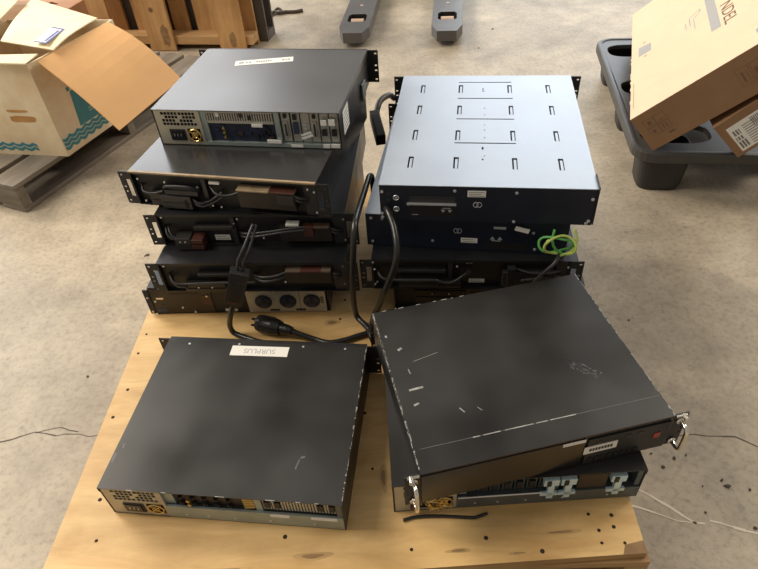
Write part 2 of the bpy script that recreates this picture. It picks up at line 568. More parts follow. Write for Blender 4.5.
# ------------------------------------------------------------------ server seen from the back
def server(name, label, cat, loc, rotz, depth, style, group):
    t = thing(name, label, cat, loc, rotz, group)
    lid = {'grey': 'lid_grey', 'worn': 'black_worn', 'plain': 'black_worn'}[style]
    c = MB()
    c.box(0, CW, 0, depth, 0, 0.002, 'tealdark' if style != 'grey' else 'black')
    c.box(0, 0.002, 0, depth, 0, CH - .0015, 'black')
    c.box(CW - .002, CW, 0, depth, 0, CH - .0015, 'black')
    c.box(0.002, CW - .002, 0.034, depth, 0.002, CH - .0015, 'cavity')
    c.build('chassis', t)
    l = MB()
    l.box(-.0006, CW + .0006, -0.001, depth, CH - .0015, CH, lid)
    l.box(-.0006, 0.0, -0.001, depth, CH - .012, CH - .0015, lid)
    l.box(CW, CW + .0006, -0.001, depth, CH - .012, CH - .0015, lid)
    if style == 'worn':
        for k in range(60):
            y = random.uniform(0.0, depth)
            ln = random.uniform(.001, .010) * random.choice((.4, 1, 1.6))
            l.box(CW + .0004 - random.uniform(0, .0022), CW + .0007, y, min(y + ln, depth), CH - .0010, CH + .0002, 'wear')
        for k in range(6):
            x = random.uniform(0.0, .4)
            l.box(x, x + random.uniform(.004, .02), -.0012, -.0002, CH - .0010, CH + .0002, 'wear')
        for (x, y, w, d, a) in [(.352, .085, .008, .004, .4), (.345, .070, .003, .02, -.2), (.004, .06, .004, .02, 0), (.012, .085, .003, .01, .2)]:
            T = Matrix.Translation((x, y, 0)) @ Matrix.Rotation(a, 4, 'Z')
            l.box(-w / 2, w / 2, -d / 2, d / 2, CH - .0005, CH + .0002, 'scuff', T)
    l.build('lid', t)
    # power supply at the left
    p = MB()
    hol = []
    for gx in (0.019, 0.0615):
        for i in range(5):
            for j in range(4):
                if (i, j) in ((4, 1), (0, 2)):
                    continue
                x = gx + i * .0082
                z = 0.049 + j * .0085
                hol.append((x, x + .0068, z, z + .0070))
    hol += [(0.030, 0.068, 0.012, 0.040), (0.0735, 0.1055, 0.0095, 0.0415)]
    p.perf(0.003, 0.112, 0.002, 0.086, 0.0005, 0.002, hol, 'cream')
    p.box(0.004, 0.111, 0.016, 0.033, 0.003, 0.085, 'cavity')
    p.box(0.1105, 0.112, 0.002, 0.033, 0.002, 0.086, 'teal')
    ps = p.build('power_supply', t)
    q = MB()
    q.box(0.030, 0.068, -0.0015, 0.016, 0.012, 0.040, 'dark')
    q.box(0.034, 0.064, -0.003, -0.0015, 0.015, 0.037, 'gloss')
    for x in (0.041, 0.049, 0.057):
        q.box(x - .001, x + .001, -0.0036, -0.003, 0.023, 0.030, 'steel')
    q.build('power_inlet', ps, .0008)
    g = MB()
    cx, cz = 0.0895, 0.0255
    for r in (0.0065, 0.0145):
        g.tube([(cx + r * math.cos(w), -.001, cz + r * math.sin(w)) for w in [k * PI / 8 for k in range(17)]], (.0009 if r < .01 else .0016), 'gold', 6, 1)
    for k in range(4):
        w = PI / 4 + k * PI / 2
        g.cyl((cx, -.001, cz), (cx + .017 * math.cos(w), -.001, cz + .017 * math.sin(w)), .0011, 'gold', 6)
    g.cyl((cx, 0.006, cz), (cx, .012, cz), .006, 'gold', 12)
    for k in range(7):
        w = k * 2 * PI / 7
        T = Matrix.Translation((cx, .009, cz)) @ Matrix.Rotation(w, 4, 'Y') @ Matrix.Rotation(.5, 4, 'X')
        g.box(.004, .0145, -.0005, .0005, -.003, .003, 'dark', T)
    g.build('fan_grille', ps)
    # expansion bay
    if style == 'grey':
        r = MB()
        r.box(0.112, CW - .003, 0.026, 0.033, 0.002, 0.086, 'teal')
        r.box(0.112, CW - .003, 0.0, 0.026, 0.002, 0.010, 'teal')
        r.box(0.112, 0.126, 0.004, 0.026, 0.010, 0.086, 'teal')
        r.box(0.285, 0.297, 0.004, 0.026, 0.010, 0.086, 'teal')
        r.build('rear_panel', t)
        r = MB()
        r.box(0.127, 0.283, 0.006, 0.012, 0.056, 0.084, 'cavity')
        r.box(0.127, 0.283, 0.003, 0.006, 0.081, 0.084, 'silverpanel')
        r.box(0.127, 0.283, 0.003, 0.006, 0.056, 0.062, 'silverpanel')
        for k in range(27):
            x = 0.128 + k * .0058
            r.box(x, x + .003, 0.003, 0.006, 0.062, 0.081, 'silverpanel')
        for (x, z) in ((.150, .072), (.205, .071), (.226, .066)):
            r.box(x, x + .007, 0.002, 0.0035, z, z + .010, 'dark' if x > .2 else 'label')
        r.build('vent_bracket', t)
        r = MB()
        r.box(0.128, 0.283, 0.008, 0.022, 0.012, 0.054, 'pcb')
        for k in range(16):
            x, z = random.uniform(.132, .27), random.uniform(.016, .048)
            r.box(x, x + random.uniform(.004, .014), 0.004, 0.008, z, z + random.uniform(.003, .008), random.choice(['dark', 'pcb', 'blueport', 'brownboard']))
        for z in (.022, .033, .044):
            r.cyl((.162, .001, z), (.162, .008, z), .0032, 'gold', 10)
        for k in range(5):
            r.box(.250 + k * .006, .253 + k * .006, .003, .008, .020 + (k % 2) * .012, .030 + (k % 2) * .012, 'bronze')
        r.build('circuit_card', t)
        for k, x in enumerate((.300, .323, .345, .366, .388, .410)):
            r = MB()
            r.box(x, x + .019, 0.010, 0.012, 0.012, 0.084, 'silverpanel')
            if k in (0, 3):
                r.box(x + .006, x + .014, 0.003, 0.010, 0.026, 0.062, 'steel')
                r.box(x + .008, x + .012, 0.0022, 0.003, 0.029, 0.059, 'dark')
                r.box(x + .006, x + .013, 0.006, 0.010, 0.070, 0.079, 'dark')
            elif k == 1:
                r.box(x + .004, x + .015, 0.003, 0.010, 0.034, 0.060, 'blueport')
                r.box(x + .004, x + .013, 0.006, 0.010, 0.066, 0.078, 'dark')
            elif k == 2:
                for z in (.022, .032, .042, .052):
                    r.box(x + .004, x + .012, 0.007, 0.010, z, z + .006, 'greyprint')
            else:
                r.box(x + .003, x + .014, 0.004, 0.010, 0.030, 0.044, 'dark')
                r.box(x + .004, x + .012, 0.007, 0.010, 0.048, 0.054, 'teal')
            r.build('expansion_card', t)
        for (x0, x1, z0, z1) in ((.232, .257, .050, .057), (.262, .295, .011, .019), (.317, .345, .003, .010), (.392, .405, .058, .070), (.410, .424, .058, .072), (.392, .407, .003, .011), (.410, .430, .004, .012)):
            MB().box(x0, x1, -0.001, 0.0022, z0, z1, 'label').build('port_label', t)
        T = Matrix.Translation((.356, 0.0015, .032)) @ Matrix.Rotation(-.35, 4, 'Y')
        MB().box(-.014, .014, 0, .001, -.007, -.001, 'label', T).box(-.012, .014, 0, .001, .001, .006, 'label', T).build('port_label', t)
    else:
        r = MB()
        dk = style == 'plain'
        r.box(0.112, CW - .003, 0.026, 0.033, 0.002, 0.086, 'tealdark')
        r.box(0.112, CW - .002, -0.0005, 0.004, 0.002, 0.040 if not dk else 0.034, 'teal' if not dk else 'tealdark')
        r.box(0.112, CW - .002, 0.004, 0.026, 0.033 if not dk else .030, 0.036 if not dk else .033, 'tealdark')
        r.box(0.112, 0.130, 0.006, 0.012, 0.036, 0.086, 'teal')
        r.box(0.279, 0.291, 0.004, 0.026, 0.036, 0.086, 'teal' if not dk else 'tealdark')
        r.box(CW - .012, CW - .002, 0.002, 0.026, 0.036, 0.086, 'tealdark')
        for x in (.145, .185, .235, .30, .38):
            r.cyl((x, -.0012, .014), (x, 0, .014), .0022, 'screw', 8)
        r.build('rear_panel', t)
        if not dk:
            r = MB()
            r.box(0.131, 0.255, 0.010, 0.026, 0.040, 0.084, 'brownboard')
            for k in range(10):
                x, z = .142 + (k % 5) * .022, .046 + (k // 5) * .018
                r.cyl((x, .004, z), (x, .010, z), .0045, 'bronze', 10)
                r.cyl((x, .003, z), (x, .0042, z), .0028, 'cavity', 10)
            for z in (.047, .060):
                r.cyl((.158, .000, z), (.158, .008, z), .0035, 'gold', 10)
            r.build('circuit_card', t)
            r = MB()
            r.box(.256, .277, .008, .02, .040, .084, 'gold')
            for k in range(6):
                r.cyl((.257, .006, .042 + k * .007), (.277, .006, .046 + k * .006), .0014, 'gold', 6)
            r.build('brass_connector', t)
            r = MB()
            r.box(0.292, CW - .012, 0.012, 0.026, 0.038, 0.085, 'cavity')
            for k in range(24):
                x = .293 + k * .0054
                r.box(x, x + .0034, 0.006, 0.012, 0.044, 0.084, 'cream')
            for x in (.296, .314, .390, .410):
                r.box(x, x + .010, 0.003, 0.007, 0.054, 0.072, 'dark')
            r.build('vent_bracket', t)
            for (x0, x1) in ((.303, .338), (.376, .423)):
                MB().box(x0, x1, -.0012, .0006, .030, .039, 'label').build('port_label', t)
        else:
            for k in range(7):
                x = .128 + k * .0215
                r = MB()
                r.box(x, x + .018, 0.010, 0.012, 0.036, 0.084, 'tealdark')
                r.box(x + .003, x + .014, 0.005, 0.010, 0.044, 0.066, 'dark')
                r.build('slot_cover', t)
            r = MB()
            r.cyl((.114, -.002, .038), (.262, -.002, .038), .0016, 'steel', 8)
            r.build('retaining_rod', t)
            for x in (.262, .292, .378):
                r = MB()
                r.box(x, x + .026, -0.002, 0.010, 0.058, 0.076, 'bluebright')
                r.box(x + .008, x + .019, -0.003, 0.004, 0.018, 0.058, 'bluebright')
                r.box(x - .004, x + .028, -0.003, 0.002, 0.028, 0.036, 'bluebright')
                r.box(x + .005, x + .012, -0.004, -.002, 0.060, 0.074, 'dark')
                r.build('card_bracket', t)
            r = MB()
            r.box(.322, .372, 0.002, .008, .038, .080, 'bronze')
            r.build('blank_plate', t)
            r = MB()
            for k in range(22):
                a = Vector((random.uniform(.056, .10), random.uniform(-.007, -.001), random.uniform(.006, .046)))
                b_ = Vector((random.uniform(.056, .106), random.uniform(-.007, -.001), random.uniform(.006, .046)))
                r.cyl(a, b_, .0011, 'gold', 6)
            r.build('wire_tangle', t)
            r = MB()
            r.cyl((.030, -.004, .022), (.046, -.004, .020), .006, 'redbrown', 10)
            r.build('red_plug', t)
    # front bezel at the far end, with its two ears
    r = MB()
    r.box(0.0, CW, depth, depth + .010, 0.001, CH - .001, 'black')
    bz = r.build('front_bezel', t, .001)
    for sd in (-1, 1):
        ear(bz, sd, depth + .002, depth + .0045, 'dark', slot=False)
    return t


# ------------------------------------------------------------------ rack power unit seen from the open front
def chassis_box(t, depth, m='black', top='black'):
    c = MB()
    c.box(0, CW, 0.0, depth, 0, 0.0025, m)
    c.box(0, .003, 0.0, depth, .0025, CH - .002, m)
    c.box(CW - .003, CW, 0.0, depth, .0025, CH - .002, m)
    c.box(.003, CW - .003, .022, depth, .0025, CH - .002, m)
    c.build('chassis', t)
    l = MB()
    l.box(-.0004, CW + .0004, -.001, depth, CH - .002, CH, top)
    return l


def screws(t, pts, y, r=.0035, m='screw'):
    for (x, z) in pts:
        b = MB()
        b.cyl((x, y + .001, z), (x, y - .0016, z), r, m, 10)
        b.cyl((x, y - .0016, z), (x, y - .0024, z), r * .6, m, 10)
        b.build('screw', t)


def loops(t, name, lines, r, m):
    for L in lines:
        MB().tube(L, r, m, 8).build('wire', t, smooth=True)


def connector(t, name, x0, x1, z0, z1, y0, y1, m, marks=0):
    b = MB()
    b.box(x0, x1, y0, y1, z0, z1, m)
    zc = (z0 + z1) / 2
    b.box(x0 + .002, x1 - .002, y0 - .0015, y0, zc - .001, zc + .001, 'cavity')
    for k in range(marks):
        x = x0 + (k + 1) * (x1 - x0) / (marks + 1)
        b.cyl((x, y0 - .0016, z1 - .009), (x, y0, z1 - .009), .0022, 'screw', 8)
    return b.build(name, t, .0012)


def sticker(t, x0, x1, z0, z1, y, lines=2):
    b = MB()
    b.box(x0, x1, y - .0008, y, z0, z1, 'label')
    for k in range(lines):
        z = z0 + (k + .6) * (z1 - z0) / (lines + .4)
        b.box(x0 + .003, x1 - .003 - .006 * (k % 2), y - .0010, y - .0008, z - .0007, z + .0007, 'ink')
    return b.build('sticker', t)


def front_unit(name, label, loc, rotz, depth, top, group, ears=True, divider=True):
    t = thing(name, label, 'rack unit', loc, rotz, group)
    l = chassis_box(t, depth, 'black', top)
    lid = l.build('lid', t)
    if ears:
        for sd in (-1, 1):
            ear(t, sd, -.0005, .002, 'dark')
    b = MB()
    b.box(.003, CW - .003, .012, .022, .0025, CH - .002, 'dark')
    b.box(.003, CW - .003, .003, .012, CH - .010, CH - .002, 'charcoal')
    if divider:
        b.box(.170, .180, .002, .012, .0025, CH - .010, 'charcoal')
    b.box(CW - .030, CW - .003, .004, .012, .0025, CH - .010, 'charcoal')
    b.build('face_plate', t)
    return t


SG = 'servers'
# =================================================================== left stack, bottom to top
# bottom unit: brown panel and silver outlet panel
t = thing('rack_power_unit', 'rack unit at the bottom of the left stack, silver outlet panel and brown panel', 'rack unit', (-0.557, 1.098, ZD + .0006), -0.084, 'rack power units')
chassis_box(t, .47).build('lid', t)
b = MB()
b.box(-.002, .150, -.001, .022, .004, .084, 'brownmetal')
for (x0, x1, z0, z1, mm) in ((.004, .030, .006, .020, 'blueport'), (.012, .030, .050, .056, 'steel'), (.020, .030, .030, .033, 'charcoal'), (.05, .12, .064, .070, 'dark'), (.125, .148, .03, .06, 'redbrown')):
    b.box(x0, x1, -.0018, -.001, z0, z1, mm)
b.box(-.014, -.001, -.003, .001, .004, .082, 'dark')
b.build('brown_panel', t)
screws(t, [(-.007, .058), (-.007, .012), (.072, .024), (.140, .06), (.009, .046), (.10, .008), (.205, .012), (.196, .055)], -.003, .0028)
b = MB()
b.box(.150, .235, .001, .022, .003, .084, 'dark')
b.build('cable_bay', t)
sticker(t, .175, .204, .005, .014, .000, 1)
b = MB()
b.box(.236, .428, -.004, .022, .003, .080, 'silverpanel')
b.box(.3645, .3655, -.0045, -.004, .003, .080, 'cavity')
for x0, x1 in ((.288, .312), (.352, .376)):
    b.box(x0, x1, -.0046, -.004, .007, .013, 'blackink')
for k in range(4):
    b.box(.416, .423, -.0046, -.004, .030 + k * .006, .033 + k * .006, 'blackink')
sp = b.build('outlet_panel', t, .001)
for x in (.276, .336, .394):
    b = MB()
    b.cyl((x, -.004, .039), (x, -.007, .039), .0205, 'dark', 28)
    b.cyl((x, -.007, .039), (x, -.0082, .039), .0165, 'blueport', 24)
    b.cyl((x, -.0082, .039), (x, -.0088, .039), .007, 'dark', 16)
    for k in range(3):
        w = PI / 2 + k * 2 * PI / 3
        b.box(-.0045, .0045, -.0012, 0, -.0012, .0012, 'cavity', Matrix.Translation((x + .0115 * math.cos(w), -.0080, .039 + .0115 * math.sin(w))) @ Matrix.Rotation(-w - PI / 2, 4, 'Y'))
    b.build('outlet', t)
screws(sp, [(.242, .074), (.305, .072), (.362, .072), (.424, .072), (.242, .008), (.424, .008)], -.004, .0025)

# fourth of the stack, directly above it
D_ = front_unit('rack_power_unit', 'black rack unit directly above the silver outlet panel of the left stack', (-0.504, 1.078, ZD + U), -0.111, .47, 'black', 'rack power units')
connector(D_, 'battery_handle', .091, .166, .050, .058, -.004, .012, 'charcoal')
loops(D_, 'wire_loop', [[(.018, .01, .050), (.030, -.008, .038), (.055, -.010, .034), (.11, -.010, .036), (.16, -.008, .036), (.225, -.006, .034)],
                        [(.020, .01, .040), (.034, -.008, .028), (.06, -.010, .024)]], .0032, 'greycord')
connector(D_, 'battery_pack', .052, .150, .004, .028, -.006, .012, 'connector', 2)
b = MB()
b.box(.298, .402, -.010, .012, .036, .066, 'bronze')
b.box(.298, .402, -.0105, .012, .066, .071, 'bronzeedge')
b.box(.332, .380, -.011, .012, .0665, .0715, 'redbrown')
b.build('battery_pack', D_, .001)
loops(D_, 'wire_loop', [[(.215, .012, .044), (.24, -.006, .050), (.27, -.008, .054), (.30, 0, .060)],
                        [(.215, .012, .036), (.24, -.008, .040), (.27, -.010, .044), (.30, 0, .050)],
                        [(.400, 0, .060), (.412, -.006, .058), (.424, .008, .050)], [(.400, 0, .052), (.412, -.006, .050), (.424, .008, .042)]], .0032, 'greycord')
screws(D_, [(.188, .07), (.29, .025), (.35, .030), (.428, .072), (.428, .02), (.012, .075)], .006, .0025)

# third of the stack
C_ = front_unit('rack_power_unit', 'black rack unit with red-brown battery connectors, third from the top of left stack', (-0.495, 1.143, ZD + 2 * U), -0.123, .47, 'black', 'rack power units')
connector(C_, 'battery_handle', .084, .176, .046, .056, -.004, .012, 'charcoal')
connector(C_, 'wire_plug', .038, .074, -.004 + .006, .034, -.020, .010, 'connector', 2)
b = MB()
b.box(.074, .103, -.020, .010, .018, .030, 'redbrown')
b.box(.074, .103, -.020, .010, .003, .015, 'redbrown')
b.box(.076, .100, -.016, .010, .015, .018, 'cavity')
b.build('battery_connector', C_, .001)
loops(C_, 'wire_loop', [[(.012, .012, .050), (.018, -.006, .040), (.028, -.012, .030), (.040, -.012, .026)],
                        [(.018, .012, .052), (.026, -.006, .042), (.034, -.012, .034), (.042, -.012, .032)]], .003, 'greycord')
sticker(C_, .122, .158, .007, .022, .012, 2)
b = MB()
b.box(.284, .402, -.008, .012, .016, .058, 'bronze')
b.box(.300, .330, -.010, .006, .060, .066, 'label')
b.build('battery_pack', C_, .001)
b = MB()
b.box(.340, .362, -.013, .004, .034, .062, 'redbrown')
b.box(.362, .398, -.012, .004, .055, .061, 'bronzeedge')
b.build('battery_connector', C_, .001)
loops(C_, 'wire_loop', [[(.182, .012, .030), (.20, -.008, .040), (.225, -.014, .045), (.26, -.016, .050), (.30, -.014, .056), (.345, -.010, .060)],
                        [(.182, .012, .022), (.20, -.010, .032), (.225, -.016, .037), (.26, -.018, .044), (.30, -.016, .050), (.345, -.012, .053)],
                        [(.400, -.004, .052), (.415, -.006, .046), (.428, .010, .040)], [(.400, -.004, .044), (.415, -.006, .038), (.428, .010, .034)]], .003, 'greycord')
screws(C_, [(.188, .072), (.24, .018), (.30, .020), (.372, .030), (.385, .030), (.430, .070), (.430, .012), (.012, .078), (.178, .060)], .004, .0025)

# second of the stack, slewed to the left
B_ = front_unit('rack_power_unit', 'black rack unit with bright reflective lid, slewed under the grey-topped server', (-0.537, 1.190, ZD + 3 * U), -0.258, .47, 'lid_black', 'rack power units')
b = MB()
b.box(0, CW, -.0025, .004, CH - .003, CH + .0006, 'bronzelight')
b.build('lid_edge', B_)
b = MB()
b.box(.082, .162, -.010, .012, .040, .052, 'charcoal')
b.tube([(.080, -.004, .052), (.090, -.012, .062), (.122, -.013, .065), (.150, -.012, .063), (.163, -.004, .052)], .004, 'dark', 8)
b.build('battery_handle', B_, .001)
connector(B_, 'battery_pack', .068, .142, .006, .038, -.014, .012, 'charcoal')
MB().box(.126, .133, -.0152, -.013, .010, .030, 'cavity').build('latch_slot', B_)
connector(B_, 'wire_plug', .038, .066, .006, .036, -.006, .012, 'connector')
loops(B_, 'wire_loop', [[(.016, .012, .050), (.025, -.004, .040), (.05, -.006, .038), (.075, -.004, .044)],
                        [(.142, -.004, .030), (.152, -.010, .026), (.164, -.010, .022), (.178, -.004, .024), (.195, -.004, .034), (.215, .004, .046)],
                        [(.142, -.004, .022), (.154, -.010, .017), (.168, -.010, .015), (.182, -.004, .018), (.20, -.004, .028), (.22, .004, .038)]], .003, 'greycord')
b = MB()
b.box(.258, .388, -.010, .012, .020, .062, 'bronze')
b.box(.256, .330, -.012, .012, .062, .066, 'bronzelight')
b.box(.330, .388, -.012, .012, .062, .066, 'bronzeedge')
b.box(.330, .386, -.0125, .012, .0625, .0668, 'redbrown')
b.build('battery_pack', B_, .001)
MB().box(.348, .386, -.0125, .004, .034, .058, 'connector').build('battery_connector', B_, .001)
loops(B_, 'wire_loop', [[(.386, -.006, .058), (.400, -.008, .052), (.414, .006, .044)], [(.386, -.006, .050), (.398, -.008, .044), (.410, .006, .036)],
                        [(.185, .010, .058), (.205, -.006, .048), (.232, -.006, .046), (.258, 0, .052)]], .003, 'greycord')
MB().box(.190, .214, .000, .006, .068, .074, 'label').build('sticker', B_)
screws(B_, [(.018, .070), (.020, .012), (.083, .066), (.160, .058), (.186, .012), (.206, .010), (.358, .048), (.374, .048), (.430, .066), (.430, .014), (.416, .072)], .000, .0025)

# top of the left stack
A_ = server('rack_server', 'silver-grey lidded server with white port labels on top of the left stack', 'server', (-0.483, 1.301, ZD + 4 * U), -0.213, .35, 'grey', SG)
b = MB()
T = Matrix.Translation((.183, .273, CH)) @ Matrix.Rotation(.215, 4, 'Z')
b.box(-.074, .074, -.015, .015, 0, .0004, 'label', T)
for k, (x, w) in enumerate([(-.064, .012), (-.046, .004), (-.038, .005), (-.020, .004), (-.014, .004), (-.008, .004), (-.002, .004), (.004, .004), (.010, .004), (.016, .003), (.046, .006), (.055, .004), (.061, .005)]):
    b.box(x, x + w, -.004, .004, .0004, .0006, 'ink', T)
b.build('lid_sticker', A_)
b = MB()
b.box(CW + .0006, CW + .0012, .030, .085, .020, .075, 'label')
for k in range(5):
    b.box(CW + .0012, CW + .0014, .036, .080, .028 + k * .009, .030 + k * .009, 'ink')
b.build('side_sticker', A_)
b = MB()
b.box(CW + .001, CW + .006, .235, .275, .002, .045, 'tealdark')
b.build('side_bracket', A_, .001)

# =================================================================== right stack, bottom to top
t = front_unit('rack_power_unit', 'black rack unit mostly hidden at the bottom of the right stack', (0.034, 1.048, ZD + .0006), -0.135, .47, 'black', 'rack power units', ears=False)
connector(t, 'battery_pack', .05, .17, .02, .06, .004, .012, 'dark', 2)
L_ = t

H_ = front_unit('rack_power_unit', 'black rack unit with hand slots directly below the navy unit of right stack', (-0.013, 1.032, ZD + U), -0.135, .47, 'black', 'rack power units')
connector(H_, 'battery_handle', .045, .166, .052, .060, -.003, .012, 'charcoal')
loops(H_, 'wire_loop', [[(.010, .012, .052), (.022, -.008, .042), (.050, -.010, .037), (.10, -.010, .037), (.145, -.008, .036)],
                        [(.145, -.008, .036), (.165, -.010, .030), (.185, -.008, .033), (.205, 0, .044), (.216, .006, .050)]], .0032, 'greycord')
connector(H_, 'battery_pack', .060, .146, .010, .034, -.006, .012, 'charcoal')
connector(H_, 'wire_plug', .146, .200, .010, .028, -.006, .012, 'connector')
b = MB()
b.cyl((.2165, .012, .052), (.2165, .000, .052), .006, 'greycord', 14)
b.build('cable_gland', H_)
b = MB()
for x in (.213, .221):
    b.tube([(x + .004 * math.cos(w), .011, .075 + .005 * math.sin(w)) for w in [k * PI / 6 for k in range(13)]], .0008, 'greyprint', 5, 1)
b.build('certification_mark', H_)
sticker(H_, .218, .253, .013, .024, .012, 2)
b = MB()
b.box(.290, .405, -.006, .012, .018, .058, 'charcoal')
b.box(.300, .318, -.012, .012, .014, .074, 'dark')
b.build('battery_pack', H_, .001)
loops(H_, 'wire_loop', [[(.318, 0, .066), (.35, -.008, .060), (.39, -.008, .060), (.415, .006, .056)], [(.33, -.010, .040), (.37, -.010, .046), (.415, .004, .044)]], .003, 'greycord')
screws(H_, [(.003, .080), (.006, .060), (.010, .022), (.005, .015), (.43, .07), (.43, .015), (.19, .07)], .000, .0024)

# navy units seen from the back
G_ = thing('battery_cabinet', 'navy rack unit under the zinc-topped unit, with green wires at its right', 'rack unit', (-0.018, 1.085, ZD + 2 * U), -0.210, 'navy rear-facing rack units')
F_ = thing('battery_cabinet', 'rack unit with slotted bluish zinc lid on top of the right stack', 'rack unit', (0.016, 1.056, ZD + 3 * U), -0.181, 'navy rear-facing rack units')
for t, top in ((G_, 'zinc'), (F_, 'zinc')):
    c = MB()
    d = .534
    c.box(0, .0025, .002, d, 0, CH - .001, 'navy')
    c.box(CW - .0025, CW, .002, d, 0, CH - .001, 'navy')
    c.box(.0025, CW - .0025, .004, d, 0, CH - .008, 'navy')
    c.build('chassis', t)
    b = MB()
    b.box(-.0004, CW + .0004, 0, .0025, .0005, CH - .001, 'navy')
    b.build('rear_plate', t)
    b = MB()
    hol = []
    if t is F_:
        for x in (.057, .154, .277, .372):
            for y in (.090, .210, .335, .452):
                hol.append((x - .0055, x + .0055, y - .023, y + .023))
        for y in (.175, .289, .398, .492):
            hol.append((.148, .283, y - .0022, y + .0022))
        for y in (.12, .20, .235, .26, .31, .345, .44):
            hol.append((.2125, .2155, y - .0015, y + .0015))
        for y in (.105, .155, .150, .452, .440):
            hol.append((.208, .212, y - .003, y + .003))
    b.perf(-.0006, CW + .0006, -.0008, d, CH - .0015, CH, hol, top, flat=True)
    if t is F_:
        b.box(.0, CW, .002, d - .002, CH - .0075, CH - .0055, 'slot')
        for h in hol[:16]:
            xc = (h[0] + h[1]) / 2
            b.box(xc - .0020, xc + .0034, h[2] + .001, h[3] - .007, CH - .0045, CH - .0003, 'zinc')
    b.build('lid', t)
    for sd in (-1, 1):
        ear(t, sd, d - .004, d, 'dark', slot=False)
screws(F_, [(.005, .071), (.155, .077), (.279, .075), (.428, .064), (.279, .004), (.428, .011), (.0035, .017), (.0035, .007), (.059, .042), (.424, .005)], 0, .0034)
for z in (.057, .029):
    b = MB()
    b.tube([(.034 + .0055 * math.cos(w), -.001, z + .0055 * math.sin(w)) for w in [k * PI / 8 for k in range(17)]], .0012, 'screw', 6, 1)
    b.cyl((.034, .000, z), (.034, -.0012, z), .0028, 'screw', 10)
    b.build('earth_stud', F_)
b = MB()
for x, z in ((.020, .066), (.018, .050)):
    b.cyl((x, .001, z), (x, -.002, z), .004, 'charcoal', 10)
b.build('blanking_plug', F_)
b = MB()
b.box(.060, .159, -.0065, 0, .0435, .0462, 'screw')
b.box(.062, .157, -.0008, 0, .046, .062, 'greycord')
b.build('vent_hood', F_, label='bright lipped hood over a grey vent')
b = MB()
b.box(.062, .157, -.0006, 0, .012, .042, 'dark')
for x in (.132, .146):
    b.add([(x - .005, -.0008, .030), (x + .005, -.0008, .030), (x, -.0008, .022)], [(0, 1, 2)], 'greyprint')
b.box(.130, .148, -.0008, -.0006, .0325, .0345, 'greyprint')
b.box(.066, .080, -.0008, -.0006, .015, .0165, 'greyprint')
b.build('warning_plate', F_)
sticker(F_, .181, .218, .063, .078, 0, 3)
sticker(G_, .210, .246, .021, .034, 0, 2)
for t, z in ((F_, .044), (G_, .052)):
    b = MB()
    for x in (.199, .206):
        b.tube([(x + .005 * math.cos(w), -.0005, z + .006 * math.sin(w)) for w in [k * PI / 7 for k in range(15)]], .0008, 'greyprint', 5, 1)
    b.build('certification_mark', t)
b = MB()
for x in (.278, .294):
    b.add([(x - .0055, -.0008, .033), (x + .0055, -.0008, .033), (x, -.0008, .042)], [(0, 2, 1)], 'greyprint')
b.box(.276, .296, -.0008, -.0004, .029, .031, 'greyprint')
b.box(.262, .355, -.0006, 0, .006, .027, 'dark')
b.build('warning_plate', G_)
MB().box(.279, .305, -.001, 0, .062, .068, 'greyprint').build('sticker', G_)
T = Matrix.Translation((.339, -.006, .067)) @ Matrix.Rotation(.25, 4, 'Y')
MB().box(-.016, .014, -.003, 0, -.004, .006, 'label', T).build('sticker', G_)
screws(G_, [(.037, .076), (.148, .022), (.363, .056), (.370, .012), (.012, .012), (.012, .076)], 0, .0034)
b = MB()
b.box(CW + .0006, CW + .003, -.003, .050, .004, CH + .004, 'dark')
b.build('side_bracket', F_)

# =================================================================== loose servers in front
I_ = server('rack_server', 'scuffed black-lidded server lying alone at the left front of the pallet', 'server', (-0.521, 0.572, ZD + .0008), -0.158, .353, 'worn', SG)
lb = MB()
T = Matrix.Translation((.209, .329, CH)) @ Matrix.Rotation(.012, 4, 'Z')
lb.box(-.062, .062, -.0135, .0135, 0, .0005, 'label', T)
ls = lb.build('lid_sticker', I_)
text_mesh('SURPLUS', 'lettering', .0175, 'greyprint', ls, T @ Matrix.Translation((0, 0, .0006)) @ Matrix.Rotation(PI, 4, 'Z'), 1.0)
screws_pts = [(.05, .342), (.16, .3465), (.30, .3465), (.39, .345)]
for (x, y) in screws_pts:
    MB().cyl((x, y, CH - .001), (x, y, CH + .0008), .0025, 'screw', 8).build('screw', I_)

K_ = server('rack_server', 'black server lying under the handled server at the right front', 'server', (-0.005, 0.530, ZD + .0006), -0.013, .36, 'plain', SG)

# front-facing server with chrome handles on top of it
J_ = thing('rack_server', 'worn black server with chrome handles lying askew on another server', 'server', (0.042, 0.497, ZD + U), 0.162, SG)
dj = .37
c = MB()
c.box(0, CW, 0.006, dj, 0, CH - .0015, 'black')
c.build('chassis', J_)
l = MB()
l.box(-.0006, CW + .0006, 0.0, dj, CH - .0015, CH, 'black_worn')
l.box(-.0006, 0.0, 0.006, dj, CH - .014, CH - .0015, 'black_worn')
l.box(0.02, CW - .02, 0.0, .006, CH - .004, CH - .0015, 'redbrown')
l.box(0.010, CW - .002, .0435, .0445, CH - .0004, CH + .0002, 'scuff')
for x, w in ((.10, .012), (.118, .03), (.155, .05), (.21, .02), (.235, .045)):
    l.box(x, x + w, .0430, .0448, CH - .0004, CH + .0003, 'wear')
for k in range(110):
    y = random.uniform(0.0, dj) ** 1.0
    ln = random.uniform(.001, .008) * random.choice((.4, 1, 1.8))
    l.box(-.0008, random.uniform(-.0004, .0018), y, min(y + ln, dj), CH - .006 * random.random() - .001, CH + .0002, 'wear')
for k in range(90):
    y = random.uniform(0.0, dj)
    ln = random.uniform(.001, .006) * random.choice((.4, 1, 1.8))
    l.box(CW + .0004 - random.uniform(0, .002), CW + .0008, y, min(y + ln, dj), CH - .003, CH + .0002, 'wear')
